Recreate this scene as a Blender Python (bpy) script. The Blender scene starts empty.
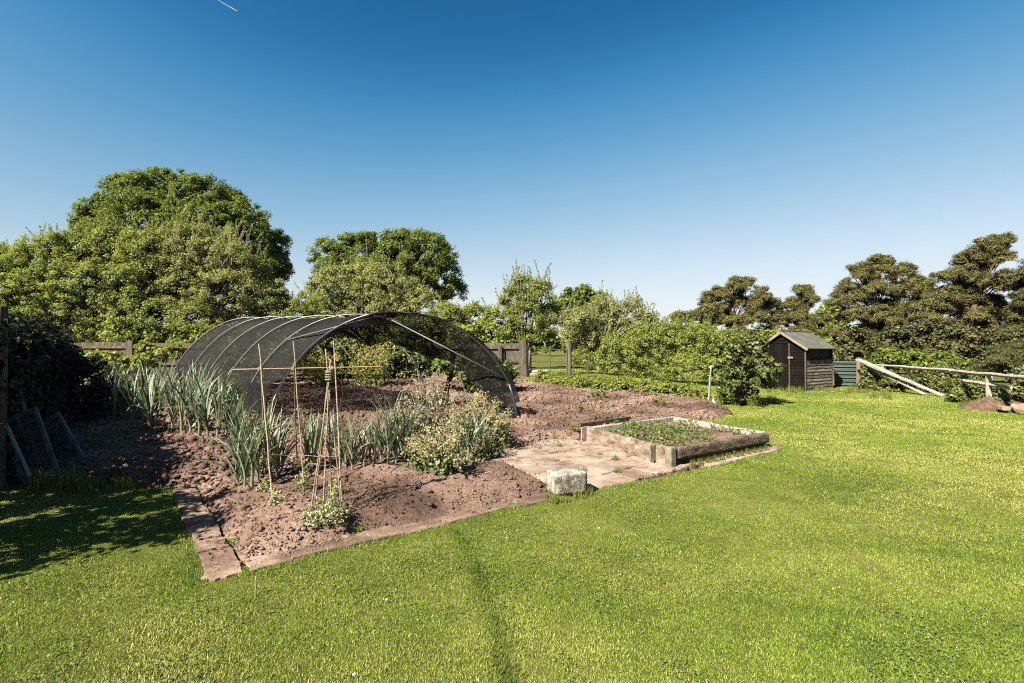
import bpy, math, random
import numpy as np
from mathutils import Vector, Matrix

R_ = math.radians
scene = bpy.context.scene
# ------------------------------------------------------------------ camera, sky, sun, exposure
CAM_H = 1.6
PITCH = R_(0.95)
FPX = 512.0
camd = bpy.data.cameras.new("camera")
camd.lens = 18.0
camd.sensor_width = 36.0
camd.clip_end = 9000
camd.clip_start = 0.05
cam = bpy.data.objects.new("camera", camd)
scene.collection.objects.link(cam)
cam.location = (0, 0, CAM_H)
cam.rotation_euler = (R_(90) + PITCH, 0, 0)
scene.camera = cam

SUN_EL = R_(43)
SUN_DIR = Vector((-0.66 * math.cos(SUN_EL), -0.75 * math.cos(SUN_EL), math.sin(SUN_EL))).normalized()
world = bpy.data.worlds.new("World")
scene.world = world
world.use_nodes = True
wn = world.node_tree
sky = wn.nodes.new("ShaderNodeTexSky")
sky.sky_type = 'NISHITA'
sky.sun_disc = False
sky.sun_elevation = SUN_EL
sky.sun_rotation = math.atan2(SUN_DIR.x, SUN_DIR.y)
sky.air_density = 1.0
sky.dust_density = 0.6
sky.ozone_density = 1.0
# tone of the clear polarised sky: one curve per channel on the sky's own radiance
SKY_S = 0.05
EXPO = 2.3
skv = wn.nodes.new("ShaderNodeVectorMath"); skv.operation = 'SCALE'; skv.inputs[3].default_value = 1 / 8
skc = wn.nodes.new("ShaderNodeRGBCurve")
XS = ((.95, 1.1, 1.35, 1.65, 2.2, 3.0, 4.7, 7.0), (1.5, 1.75, 2.0, 2.4, 3.1, 4.2, 6.2, 7.7), (2.6, 2.95, 3.39, 3.98, 4.83, 5.9, 6.8, 7.7))
YS = ((.017, .030, .088, .178, .325, .51, .75, .87), (.13, .18, .262, .362, .505, .66, .85, .92), (.31, .39, .525, .63, .735, .82, .90, .95))
for ch in range(3):
    cu = skc.mapping.curves[ch]
    cu.points[0].location = (0, 0); cu.points[1].location = (1, min(1, YS[ch][-1] * 1.02))
    for X_, Y_ in zip(XS[ch], YS[ch]): cu.points.new(X_ / 8, Y_)
skc.mapping.update()
skm = wn.nodes.new("ShaderNodeVectorMath"); skm.operation = 'SCALE'; skm.inputs[3].default_value = 1 / (SKY_S * 2 ** EXPO)
wn.links.new(sky.outputs[0], skv.inputs[0]); wn.links.new(skv.outputs[0], skc.inputs[1])
wn.links.new(skc.outputs[0], skm.inputs[0]); wn.links.new(skm.outputs[0], wn.nodes["Background"].inputs[0])
wn.nodes["Background"].inputs[1].default_value = SKY_S

sund = bpy.data.lights.new("sun", 'SUN')
sund.energy = 5.0
sund.angle = R_(0.53)
sund.color = (1.0, 0.91, 0.78)
sun = bpy.data.objects.new("sun", sund)
scene.collection.objects.link(sun)
sun.rotation_euler = SUN_DIR.to_track_quat('Z', 'Y').to_euler()
sun.location = (-30, -30, 40)

scene.view_settings.view_transform = 'Standard'
scene.view_settings.look = 'None'
scene.view_settings.exposure = EXPO
scene.view_settings.gamma = 1
scene.cycles.max_bounces = 6
scene.cycles.diffuse_bounces = 3
scene.cycles.transparent_max_bounces = 24
scene.cycles.use_denoising = False
scene.cycles.pixel_filter_type = 'BLACKMAN_HARRIS'
scene.cycles.filter_width = 1.1

# ------------------------------------------------------------------ noise and helpers
def _hash(ix, iy, seed):
    h = (ix.astype(np.int64) * 374761393 + iy.astype(np.int64) * 668265263 + seed * 974711) & 0x7fffffff
    h = ((h ^ (h >> 13)) * 1274126177) & 0x7fffffff
    return ((h ^ (h >> 16)) & 0xffff) / 65535.0

def vnoise(x, y, seed=0):
    x = np.asarray(x, float); y = np.asarray(y, float)
    ix = np.floor(x); iy = np.floor(y)
    fx = x - ix; fy = y - iy
    fx = fx * fx * (3 - 2 * fx); fy = fy * fy * (3 - 2 * fy)
    a = _hash(ix, iy, seed); b = _hash(ix + 1, iy, seed)
    c = _hash(ix, iy + 1, seed); d = _hash(ix + 1, iy + 1, seed)
    return (a + (b - a) * fx) * (1 - fy) + (c + (d - c) * fx) * fy

def fbm(x, y, seed=0, octv=4):
    s = 0; a = 0.5; t = 0
    for i in range(octv):
        s = s + a * vnoise(np.asarray(x) * 2 ** i, np.asarray(y) * 2 ** i, seed + i * 17); t += a; a *= 0.5
    return s / t

def sstep(a, b, x):
    t = np.clip((np.asarray(x, float) - a) / (b - a), 0, 1)
    return t * t * (3 - 2 * t)

def T(x, y):
    """height of the ground"""
    x = np.asarray(x, float); y = np.asarray(y, float)
    z = 0.6 * sstep(10, 26, y) * (1 - sstep(3, 10, x))
    z = z + 0.03 * (fbm(x * 0.5, y * 0.5, 5, 2) - 0.5) * sstep(60, 30, y) + 0.02 * (fbm(x * 1.7, y * 1.7, 9, 2) - 0.5) * sstep(20, 10, y)
    z = z + 5.0 * sstep(90, 380, y)
    return z

def ray(px, py):
    v = Vector(((px - 512) / FPX, 1.0, (341.5 - py) / FPX))
    c, s = math.cos(PITCH), math.sin(PITCH)
    return Vector((v.x, v.y * c - v.z * s, v.y * s + v.z * c))

def at(px, d, py=None):
    """point on the ray through a pixel at depth d (y); on the ground when py is None"""
    if py is None:
        r = ray(px, 350); x = r.x / r.y * d
        return Vector((x, d, float(T(x, d))))
    r = ray(px, py)
    return Vector((r.x / r.y * d, d, CAM_H + r.z / r.y * d))

def gp(px, py, zoff=0.0):
    """where the ray through a pixel meets the ground"""
    r = ray(px, py); d = 2.0
    while d < 80:
        if CAM_H + r.z / r.y * d <= float(T(r.x / r.y * d, d)) + zoff: break
        d += 0.03
    x = r.x / r.y * d
    return Vector((x, d, float(T(x, d)) + zoff))

O = np.array((-2.08, 3.59)); U = np.array((.79, .613)); W = np.array((-.613, .79))
def uv(x, y):
    return (np.asarray(x) - O[0]) * U[0] + (np.asarray(y) - O[1]) * U[1], (np.asarray(x) - O[0]) * W[0] + (np.asarray(y) - O[1]) * W[1]
def xy(u, v):
    return O[0] + U[0] * u + W[0] * v, O[1] + U[1] * u + W[1] * v

def link(o, parent=None):
    scene.collection.objects.link(o)
    if parent is not None: o.parent = parent
    return o

def tag(o, label=None, cat=None, group=None, kind=None):
    if label: o["label"] = label
    if cat: o["category"] = cat
    if group: o["group"] = group
    if kind: o["kind"] = kind
    return o

def empty(name, loc, label, cat, group=None, rz=0.0):
    o = bpy.data.objects.new(name, None)
    o.empty_display_size = 0.1
    link(o); o.location = loc; o.rotation_euler = (0, 0, rz)
    return tag(o, label, cat, group)

def copy_tree(o, parent=None):
    c = o.copy(); link(c, parent)
    for ch in o.children: copy_tree(ch, c)
    return c

def npmesh(name, V, F, m, parent=None, smooth=False, col=None):
    V = np.asarray(V, np.float32); F = np.asarray(F, np.int32)
    me = bpy.data.meshes.new(name)
    n, k = F.shape
    me.vertices.add(len(V)); me.vertices.foreach_set("co", V.ravel())
    me.loops.add(n * k); me.loops.foreach_set("vertex_index", F.ravel())
    me.polygons.add(n)
    me.polygons.foreach_set("loop_start", np.arange(0, n * k, k, dtype=np.int32))
    me.polygons.foreach_set("loop_total", np.full(n, k, np.int32))
    if smooth: me.polygons.foreach_set("use_smooth", np.ones(n, bool))
    if col is not None:
        a = me.color_attributes.new("Col", 'FLOAT_COLOR', 'POINT')
        a.data.foreach_set("color", np.asarray(col, np.float32).ravel())
    me.update(calc_edges=True)
    me.materials.append(m)
    return link(bpy.data.objects.new(name, me), parent)

class MB:
    def __init__(s): s.v = []; s.f = []
    def pts(s, P, F):
        b = len(s.v); s.v += [tuple(p) for p in P]; s.f += [tuple(i + b for i in f) for f in F]; return s
    def hexa(s, P):
        return s.pts(P, [(0, 3, 2, 1), (4, 5, 6, 7), (0, 1, 5, 4), (1, 2, 6, 5), (2, 3, 7, 6), (3, 0, 4, 7)])
    def box(s, c, size, rot=None):
        hx, hy, hz = size[0] / 2, size[1] / 2, size[2] / 2
        P = [Vector(p) for p in ((-hx, -hy, -hz), (hx, -hy, -hz), (hx, hy, -hz), (-hx, hy, -hz), (-hx, -hy, hz), (hx, -hy, hz), (hx, hy, hz), (-hx, hy, hz))]
        if rot is not None: P = [rot @ p for p in P]
        return s.hexa([p + Vector(c) for p in P])
    def beam(s, p, q, w, h, up=Vector((0, 0, 1)), n=1, rng=None, wob=0.0):
        """rectangular timber from p to q, in n segments with a little wobble"""
        p = Vector(p); q = Vector(q); d = (q - p).normalized()
        a = d.cross(up).normalized(); b = a.cross(d).normalized()
        rings = []
        for i in range(n + 1):
            c = p.lerp(q, i / n)
            def j(): return rng.uniform(-wob, wob) if rng else 0.0
            rings.append([c + a * (sa * w / 2 + j()) + b * (sb * h / 2 + j()) for sa, sb in ((-1, -1), (1, -1), (1, 1), (-1, 1))])
        base = len(s.v)
        for r in rings: s.v += [tuple(x) for x in r]
        for i in range(n):
            o = base + i * 4
            for k in range(4):
                s.f.append((o + k, o + (k + 1) % 4, o + 4 + (k + 1) % 4, o + 4 + k))
        s.f.append((base + 3, base + 2, base + 1, base)); e = base + n * 4; s.f.append((e, e + 1, e + 2, e + 3))
        return s
    def tube(s, P, rad, seg=6, cap=True, rng=None, wob=0.0):
        P = [Vector(p) for p in P]; n = len(P)
        if not hasattr(rad, '__len__'): rad = [rad] * n
        b0 = len(s.v); prev = None
        for i in range(n):
            d = (P[min(i + 1, n - 1)] - P[max(i - 1, 0)]).normalized()
            if prev is None:
                a = d.orthogonal().normalized()
            else:
                a = (prev - d * prev.dot(d)).normalized()
            prev = a; c = d.cross(a)
            for k in range(seg):
                t = 2 * math.pi * k / seg
                rr = rad[i] * (1 + (rng.uniform(-wob, wob) if rng else 0))
                s.v.append(tuple(P[i] + (a * math.cos(t) + c * math.sin(t)) * rr))
        for i in range(n - 1):
            for k in range(seg):
                s.f.append((b0 + i * seg + k, b0 + i * seg + (k + 1) % seg, b0 + (i + 1) * seg + (k + 1) % seg, b0 + (i + 1) * seg + k))
        if cap:
            s.f.append(tuple(b0 + k for k in range(seg))[::-1]); s.f.append(tuple(b0 + (n - 1) * seg + k for k in range(seg)))
        return s
    def build(s, name, m, parent=None, smooth=False, bevel=0.0):
        me = bpy.data.meshes.new(name); me.from_pydata(s.v, [], s.f); me.update()
        if smooth: me.polygons.foreach_set("use_smooth", np.ones(len(me.polygons), bool))
        me.materials.append(m)
        o = link(bpy.data.objects.new(name, me), parent)
        if bevel:
            b = o.modifiers.new("bevel", 'BEVEL'); b.width = bevel; b.segments = 2
        return o

# ------------------------------------------------------------------ materials
def newmat(name):
    m = bpy.data.materials.new(name); m.use_nodes = True
    return m, m.node_tree.nodes, m.node_tree.links, m.node_tree.nodes["Principled BSDF"]

def ramp(n, cols, pos=None):
    r = n.new("ShaderNodeValToRGB")
    pos = pos or [i / (len(cols) - 1) for i in range(len(cols))]
    while len(r.color_ramp.elements) < len(cols): r.color_ramp.elements.new(0.5)
    for e, c, p in zip(r.color_ramp.elements, cols, pos): e.position = p; e.color = (*c, 1)
    return r

ALB = 0.375
def sc(cols, k=ALB): return [tuple(c * k for c in q) for q in cols]

def leafmat(name, cols, transl=0.3, rough=0.6, spec=0.22, tcol=(1.3, 1.35, .5)):
    m, n, l, p = newmat(name)
    g = n.new("ShaderNodeNewGeometry")
    r = ramp(n, sc(cols))
    l.new(g.outputs["Random Per Island"], r.inputs[0])
    l.new(r.outputs[0], p.inputs["Base Color"])
    p.inputs["Roughness"].default_value = rough
    p.inputs["Specular IOR Level"].default_value = spec
    t = n.new("ShaderNodeBsdfTranslucent")
    mx = n.new("ShaderNodeMix"); mx.data_type = 'RGBA'; mx.blend_type = 'MULTIPLY'; mx.inputs[0].default_value = 1
    l.new(r.outputs[0], mx.inputs[6]); mx.inputs[7].default_value = (*tcol, 1)
    l.new(mx.outputs[2], t.inputs[0])
    ms = n.new("ShaderNodeMixShader"); ms.inputs[0].default_value = transl
    l.new(p.outputs[0], ms.inputs[1]); l.new(t.outputs[0], ms.inputs[2])
    l.new(ms.outputs[0], n["Material Output"].inputs[0])
    return m

def noisemat(name, cols, scale=(8, 8, 8), detail=6, rough=0.85, bump=0.3, pos=None, spec=0.25, bscale=3.0, dist=0.02, coord="Object", isl=0.0):
    m, n, l, p = newmat(name)
    tc = n.new("ShaderNodeTexCoord"); mp = n.new("ShaderNodeMapping"); mp.inputs["Scale"].default_value = scale
    l.new(tc.outputs[coord], mp.inputs[0])
    nz = n.new("ShaderNodeTexNoise"); nz.inputs["Scale"].default_value = 1.0; nz.inputs["Detail"].default_value = detail
    nz.inputs["Roughness"].default_value = 0.65
    l.new(mp.outputs[0], nz.inputs[0])
    r = ramp(n, sc(cols), pos or [0.3 + 0.4 * i / (len(cols) - 1) for i in range(len(cols))])
    l.new(nz.outputs[0], r.inputs[0])
    out = r.outputs[0]
    if isl:
        g = n.new("ShaderNodeNewGeometry"); mr = n.new("ShaderNodeMapRange"); mr.inputs[3].default_value = 1 - isl; mr.inputs[4].default_value = 1 + isl
        l.new(g.outputs["Random Per Island"], mr.inputs[0])
        hs = n.new("ShaderNodeHueSaturation"); l.new(out, hs.inputs["Color"]); l.new(mr.outputs[0], hs.inputs["Value"]); out = hs.outputs[0]
    l.new(out, p.inputs["Base Color"])
    p.inputs["Roughness"].default_value = rough; p.inputs["Specular IOR Level"].default_value = spec
    if bump:
        n2 = n.new("ShaderNodeTexNoise"); n2.inputs["Scale"].default_value = bscale; n2.inputs["Detail"].default_value = 8
        l.new(mp.outputs[0], n2.inputs[0])
        b = n.new("ShaderNodeBump"); b.inputs["Strength"].default_value = bump; b.inputs["Distance"].default_value = dist
        l.new(n2.outputs[0], b.inputs["Height"]); l.new(b.outputs[0], p.inputs["Normal"])
    return m

M = {}
M['oak'] = leafmat('oak_leaf', [(.10, .165, .018), (.19, .26, .030), (.33, .39, .055)], .35)
M['apple'] = leafmat('apple_leaf', [(.18, .24, .042), (.34, .41, .085), (.55, .58, .17)], .4)
M['pale'] = leafmat('pale_leaf', [(.23, .28, .08), (.41, .46, .15), (.66, .66, .29)], .4)
M['hazel'] = leafmat('hazel_leaf', [(.18, .25, .036), (.32, .38, .066), (.50, .52, .13)], .4)
M['thicket'] = leafmat('thicket_leaf', [(.20, .28, .04), (.37, .46, .078), (.60, .65, .17)], .4)
M['shrub'] = leafmat('shrub_leaf', [(0.076, 0.116, 0.020), (0.162, 0.204, 0.037), (0.323, 0.340, 0.093)], .3, .55, .3)
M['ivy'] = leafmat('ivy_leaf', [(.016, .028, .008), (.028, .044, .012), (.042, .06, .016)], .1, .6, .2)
M['pine'] = leafmat('pine_needle', [(.062, .080, .026), (.155, .156, .047), (.38, .325, .10)], .2, .7, .12, (1.2, 1.1, .7))
M['pine_dark'] = leafmat('dark_pine_needle', [(.055, .075, .026), (.125, .13, .045), (.25, .23, .08)], .2, .7, .12, (1.2, 1.1, .7))
M['leek'] = leafmat('leek_leaf', [(0.098, 0.184, 0.086), (0.218, 0.316, 0.190), (0.380, 0.460, 0.310), (0.483, 0.540, 0.391), (0.598, 0.529, 0.276)], .22, .45, .35, (1, 1.2, .6))
M['leek_stalk'] = noisemat('leek_stalk', [(.16, .22, .11), (.36, .38, .24)], (30, 30, 6), bump=0)
M['pea'] = leafmat('pea_leaf', [(0.312, 0.377, 0.104), (0.546, 0.572, 0.286), (0.858, 0.832, 0.585)], .3)
M['seedling'] = leafmat('seedling_leaf', [(.12, .19, .04), (.22, .30, .075), (.36, .40, .15)], .3)
M['weed'] = leafmat('weed_leaf', [(0.112, 0.180, 0.021), (0.188, 0.270, 0.036), (0.300, 0.360, 0.075)], .35)
M['litter'] = leafmat('dry_litter', [(.16, .11, .07), (.42, .34, .20), (.66, .58, .42)], .1)
M['clover'] = leafmat('clover_leaf', [(.13, .20, .03), (.21, .285, .045), (.33, .37, .10)], .3)
M['tuft'] = leafmat('long_grass', [(0.169, 0.221, 0.033), (0.260, 0.299, 0.052), (0.416, 0.403, 0.130)], .35)
M['brass'] = leafmat('brassica_leaf', [(.11, .165, .045), (.20, .265, .09), (.34, .37, .17)], .2)
M['cream'] = leafmat('cream_flower', [(.40, .38, .14), (.58, .52, .24), (.74, .68, .42)], .25, .7, .1, (1, 1, .8))
M['greyseed'] = leafmat('grey_seed_head', [(0.322, 0.287, 0.196), (0.460, 0.425, 0.310), (0.598, 0.552, 0.414)], .2, .6, .2, (1, 1, .8))
M['yellow'] = leafmat('yellow_flower', [(0.360, 0.336, 0.048), (0.504, 0.432, 0.084), (0.360, 0.384, 0.072)], .25, .6, .2, (1, 1, .6))
M['stem'] = noisemat('green_stem', [(.10, .14, .05), (.2, .22, .1)], (20, 20, 5), bump=0)
M['drystem'] = noisemat('dry_stem', [(.26, .22, .13), (.4, .34, .2)], (20, 20, 5), bump=0)
M['bark'] = noisemat('bark', [(.05, .042, .033), (.12, .10, .08), (.20, .18, .15)], (6, 6, 2), bump=.8, dist=.05)
M['pale_bark'] = noisemat('pale_bark', [(.15, .13, .10), (.28, .25, .2), (.38, .35, .29)], (10, 10, 3), bump=.6)
M['pine_bark'] = noisemat('pine_bark', [(.05, .034, .025), (.12, .075, .05), (.19, .125, .08)], (5, 5, 2), bump=.8, dist=.05)
M['cane'] = noisemat('bamboo_cane', [(.24, .17, .12), (.42, .31, .22), (.58, .46, .34)], (30, 30, 4), bump=.1)
M['twine'] = noisemat('twine', [(.36, .28, .18), (.5, .4, .28)], (60, 60, 60), bump=.2)
M['greencane'] = noisemat('yellow_green_stake', [(.36, .33, .05), (.46, .42, .08)], (20, 20, 4), bump=.05)
M['pipe'] = noisemat('grey_pipe', [(.18, .18, .18), (.30, .30, .29)], (8, 8, 8), bump=0, rough=.4, spec=.5)
M['bluepipe'] = noisemat('black_pipe', [(.015, .02, .025), (.045, .05, .06)], (8, 8, 8), bump=0, rough=.35, spec=.5)
M['bluetape'] = noisemat('blue_pipe', [(.02, .035, .06), (.045, .075, .12)], (8, 8, 8), bump=0, rough=.4, spec=.5)
M['silver'] = noisemat('silver_tube', [(.16, .16, .16), (.26, .26, .25)], (8, 8, 8), bump=0, rough=.5, spec=.4)
M['fence'] = noisemat('weathered_fence', [(.075, .055, .035), (.15, .115, .075), (.25, .2, .14)], (14, 14, 2), bump=.4, isl=.25)
M['fencegrey'] = noisemat('grey_fence', [(.085, .075, .06), (.165, .15, .125), (.25, .23, .195)], (14, 14, 2), bump=.4, isl=.3)
M['post'] = noisemat('old_post', [(.05, .04, .03), (.13, .105, .08), (.25, .21, .165)], (16, 16, 2), bump=.6)
M['railwood'] = noisemat('bleached_rail', [(.34, .30, .25), (.58, .52, .45), (.76, .70, .62)], (6, 6, 6), bump=.5)
M['plank'] = noisemat('bleached_plank', [(.30, .27, .23), (.48, .44, .39), (.58, .54, .48)], (6, 3, 20), bump=.3)
M['sleeper'] = noisemat('pale_timber', [(.12, .075, .045), (.33, .25, .185), (.50, .42, .34)], (5, 5, 9), bump=.6, pos=[.36, .5, .66])
M['log'] = noisemat('mossy_log', [(.05, .038, .022), (.15, .115, .072), (.30, .245, .175)], (9, 9, 18), bump=.8, pos=[.34, .5, .68], dist=.03)
M['lichen'] = noisemat('lichened_wood', [(.15, .13, .085), (.27, .245, .17), (.40, .36, .29)], (14, 14, 14), bump=.5)
M['rust'] = noisemat('rusty_steel', [(.09, .045, .025), (.19, .10, .06)], (30, 30, 10), bump=.3)
M['gate'] = noisemat('dull_gate_metal', [(.09, .08, .06), (.17, .14, .11)], (30, 30, 10), bump=.1, rough=.6)
M['shed'] = noisemat('creosote_board', [(.004, .003, .0027), (.008, .006, .005), (.02, .015, .012)], (10, 10, 2.5), bump=.5, isl=.25, spec=.06)
M['shedside'] = noisemat('weathered_shed_board', [(.05, .038, .03), (.27, .215, .165), (.50, .44, .36)], (3, 3, 24), bump=.5, isl=.45, pos=[.36, .5, .64])
M['shedtrim'] = noisemat('shed_trim', [(.075, .055, .042), (.15, .12, .095)], (10, 10, 4), bump=.3)
M['barge'] = noisemat('pale_bargeboard', [(.26, .2, .16), (.42, .34, .28)], (8, 8, 8), bump=.2)
M['roof'] = noisemat('green_corrugated_roof', [(.075, .08, .062), (.125, .13, .105), (.19, .19, .155)], (3, 3, 3), bump=.3, rough=.6)
M['greenmetal'] = noisemat('dark_green_sheet', [(.018, .045, .028), (.03, .065, .04)], (3, 3, 3), bump=0, rough=.45, spec=.4)
M['dark'] = noisemat('flat_dark', [(.006, .005, .004), (.015, .012, .01)], (5, 5, 5), bump=0)
M['latch'] = noisemat('latch', [(.3, .18, .12), (.42, .3, .22)], (20, 20, 20), bump=0)
M['frame'] = noisemat('old_white_frame', [(.06, .06, .06), (.18, .185, .19), (.32, .33, .34)], (12, 12, 5), bump=.4)
M['teal'] = noisemat('teal_board', [(.22, .36, .36), (.32, .48, .47)], (10, 10, 4), bump=.2)
M['stone'] = noisemat('pale_stone', [(.24, .20, .15), (.40, .35, .28), (.52, .46, .38)], (9, 9, 9), bump=.7)
M['bottle'] = noisemat('mint_plastic', [(.40, .72, .60), (.5, .8, .7)], (5, 5, 5), bump=0, rough=.4)
M['white'] = noisemat('white_paint_stake', [(.25, .23, .20), (.52, .5, .46)], (20, 20, 5), bump=.2)
M['petal'] = noisemat('petal', [(.75, .75, .72), (.85, .85, .82)], (5, 5, 5), bump=0)
M['compost'] = noisemat('compost', [(.07, .045, .025), (.17, .105, .06), (.3, .2, .13)], (9, 9, 9), bump=.8, dist=.05)
M['contrail'] = noisemat('ice_trail', [(.8, .8, .8), (.9, .9, .9)], (1, 1, 1), bump=0)

def soil_material():
    m, n, l, p = newmat('soil')
    tc = n.new("ShaderNodeTexCoord")
    a = n.new("ShaderNodeTexNoise"); a.inputs["Scale"].default_value = 0.9; a.inputs["Detail"].default_value = 4
    b = n.new("ShaderNodeTexNoise"); b.inputs["Scale"].default_value = 26; b.inputs["Detail"].default_value = 8; b.inputs["Roughness"].default_value = .7
    l.new(tc.outputs["Object"], a.inputs[0]); l.new(tc.outputs["Object"], b.inputs[0])
    ra = ramp(n, sc([(.078, .049, .037), (.178, .118, .089), (.28, .195, .150)], .50), [.33, .5, .68])
    l.new(a.outputs[0], ra.inputs[0])
    rb = ramp(n, [(.42, .42, .42), (1, 1, 1), (1.4, 1.38, 1.35)], [.32, .5, .70])
    l.new(b.outputs[0], rb.inputs[0])
    mx = n.new("ShaderNodeMix"); mx.data_type = 'RGBA'; mx.blend_type = 'MULTIPLY'; mx.inputs[0].default_value = 1
    l.new(ra.outputs[0], mx.inputs[6]); l.new(rb.outputs[0], mx.inputs[7])
    g = n.new("ShaderNodeNewGeometry"); mr = n.new("ShaderNodeMapRange"); mr.inputs[3].default_value = .85; mr.inputs[4].default_value = 1.2
    l.new(g.outputs["Random Per Island"], mr.inputs[0])
    hs = n.new("ShaderNodeHueSaturation"); l.new(mx.outputs[2], hs.inputs["Color"]); l.new(mr.outputs[0], hs.inputs["Value"])
    l.new(hs.outputs[0], p.inputs["Base Color"])
    p.inputs["Roughness"].default_value = .95; p.inputs["Specular IOR Level"].default_value = .1
    v = n.new("ShaderNodeTexNoise"); v.inputs["Scale"].default_value = 55; v.inputs["Detail"].default_value = 6
    l.new(tc.outputs["Object"], v.inputs[0])
    bp = n.new("ShaderNodeBump"); bp.inputs["Strength"].default_value = .8; bp.inputs["Distance"].default_value = .02
    l.new(v.outputs[0], bp.inputs["Height"]); l.new(bp.outputs[0], p.inputs["Normal"])
    return m
M['soil'] = soil_material()

def slab_material(name, cols):
    m, n, l, p = newmat(name)
    tc = n.new("ShaderNodeTexCoord")
    a = n.new("ShaderNodeTexNoise"); a.inputs["Scale"].default_value = 2.2; a.inputs["Detail"].default_value = 8; a.inputs["Roughness"].default_value = .7
    l.new(tc.outputs["Object"], a.inputs[0])
    ra = ramp(n, sc(cols, .45), [.32, .5, .68])
    l.new(a.outputs[0], ra.inputs[0])
    g = n.new("ShaderNodeNewGeometry"); mr = n.new("ShaderNodeMapRange"); mr.inputs[3].default_value = .82; mr.inputs[4].default_value = 1.12
    l.new(g.outputs["Random Per Island"], mr.inputs[0])
    hs = n.new("ShaderNodeHueSaturation"); l.new(ra.outputs[0], hs.inputs["Color"]); l.new(mr.outputs[0], hs.inputs["Value"])
    l.new(hs.outputs[0], p.inputs["Base Color"]); p.inputs["Roughness"].default_value = .9; p.inputs["Specular IOR Level"].default_value = .2
    b = n.new("ShaderNodeTexNoise"); b.inputs["Scale"].default_value = 30; b.inputs["Detail"].default_value = 8
    l.new(tc.outputs["Object"], b.inputs[0])
    bp = n.new("ShaderNodeBump"); bp.inputs["Strength"].default_value = .5; bp.inputs["Distance"].default_value = .02
    l.new(b.outputs[0], bp.inputs["Height"]); l.new(bp.outputs[0], p.inputs["Normal"])
    return m
M['slab'] = slab_material('red_slab', [(.13, .082, .06), (.35, .26, .20), (.53, .43, .35)])
M['edging'] = slab_material('red_edging', [(.08, .052, .038), (.22, .145, .105), (.44, .32, .245)])

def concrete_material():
    m, n, l, p = newmat('mottled_concrete')
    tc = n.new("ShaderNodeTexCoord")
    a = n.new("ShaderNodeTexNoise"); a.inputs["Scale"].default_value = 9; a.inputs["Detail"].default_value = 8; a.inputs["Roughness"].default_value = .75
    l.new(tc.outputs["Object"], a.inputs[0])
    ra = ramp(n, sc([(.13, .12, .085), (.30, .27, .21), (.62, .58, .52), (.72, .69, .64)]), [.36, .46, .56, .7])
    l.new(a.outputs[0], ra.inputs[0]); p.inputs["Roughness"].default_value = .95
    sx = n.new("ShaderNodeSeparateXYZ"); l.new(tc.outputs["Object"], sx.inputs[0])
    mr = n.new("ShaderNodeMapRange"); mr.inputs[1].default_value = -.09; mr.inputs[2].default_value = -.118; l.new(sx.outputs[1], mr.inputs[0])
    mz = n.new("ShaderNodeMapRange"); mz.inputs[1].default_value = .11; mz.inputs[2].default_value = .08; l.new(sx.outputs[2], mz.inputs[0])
    mm = n.new("ShaderNodeMath"); mm.operation = 'MULTIPLY'; l.new(mr.outputs[0], mm.inputs[0]); l.new(mz.outputs[0], mm.inputs[1])  # darker mottle on the front face only, fading out near its top edge
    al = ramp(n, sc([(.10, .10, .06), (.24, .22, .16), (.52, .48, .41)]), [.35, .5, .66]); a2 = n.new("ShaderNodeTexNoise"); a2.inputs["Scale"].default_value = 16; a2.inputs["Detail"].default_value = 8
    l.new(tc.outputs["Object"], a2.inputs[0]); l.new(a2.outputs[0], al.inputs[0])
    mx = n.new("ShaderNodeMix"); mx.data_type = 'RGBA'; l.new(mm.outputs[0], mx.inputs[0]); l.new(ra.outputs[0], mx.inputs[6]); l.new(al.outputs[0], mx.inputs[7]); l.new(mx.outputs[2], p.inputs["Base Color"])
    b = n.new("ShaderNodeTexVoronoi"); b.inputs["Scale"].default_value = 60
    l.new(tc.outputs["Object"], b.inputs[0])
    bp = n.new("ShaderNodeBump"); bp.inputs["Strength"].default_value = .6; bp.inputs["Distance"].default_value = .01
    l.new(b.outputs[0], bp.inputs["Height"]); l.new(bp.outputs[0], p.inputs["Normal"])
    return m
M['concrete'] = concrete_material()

def lawn_material():
    m, n, l, p = newmat('lawn_turf')
    tc = n.new("ShaderNodeTexCoord")
    a = n.new("ShaderNodeTexNoise"); a.inputs["Scale"].default_value = .6; a.inputs["Detail"].default_value = 6; a.inputs["Roughness"].default_value = .7
    b = n.new("ShaderNodeTexNoise"); b.inputs["Scale"].default_value = 14; b.inputs["Detail"].default_value = 8; b.inputs["Roughness"].default_value = .75
    l.new(tc.outputs["Object"], a.inputs[0]); l.new(tc.outputs["Object"], b.inputs[0])
    ra = ramp(n, sc([(.08, .10, .016), (.15, .165, .03), (.26, .25, .07)]), [.35, .5, .66])
    l.new(a.outputs[0], ra.inputs[0])
    rb = ramp(n, [(.5, .55, .5), (1, 1, 1), (1.25, 1.2, 1.1)], [.3, .5, .7])
    l.new(b.outputs[0], rb.inputs[0])
    mx = n.new("ShaderNodeMix"); mx.data_type = 'RGBA'; mx.blend_type = 'MULTIPLY'; mx.inputs[0].default_value = 1
    l.new(ra.outputs[0], mx.inputs[6]); l.new(rb.outputs[0], mx.inputs[7]); l.new(mx.outputs[2], p.inputs["Base Color"])
    p.inputs["Roughness"].default_value = .9; p.inputs["Specular IOR Level"].default_value = .1
    bp = n.new("ShaderNodeBump"); bp.inputs["Strength"].default_value = .7; bp.inputs["Distance"].default_value = .04
    l.new(b.outputs[0], bp.inputs["Height"]); l.new(bp.outputs[0], p.inputs["Normal"])
    return m
M['lawn'] = lawn_material()

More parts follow.
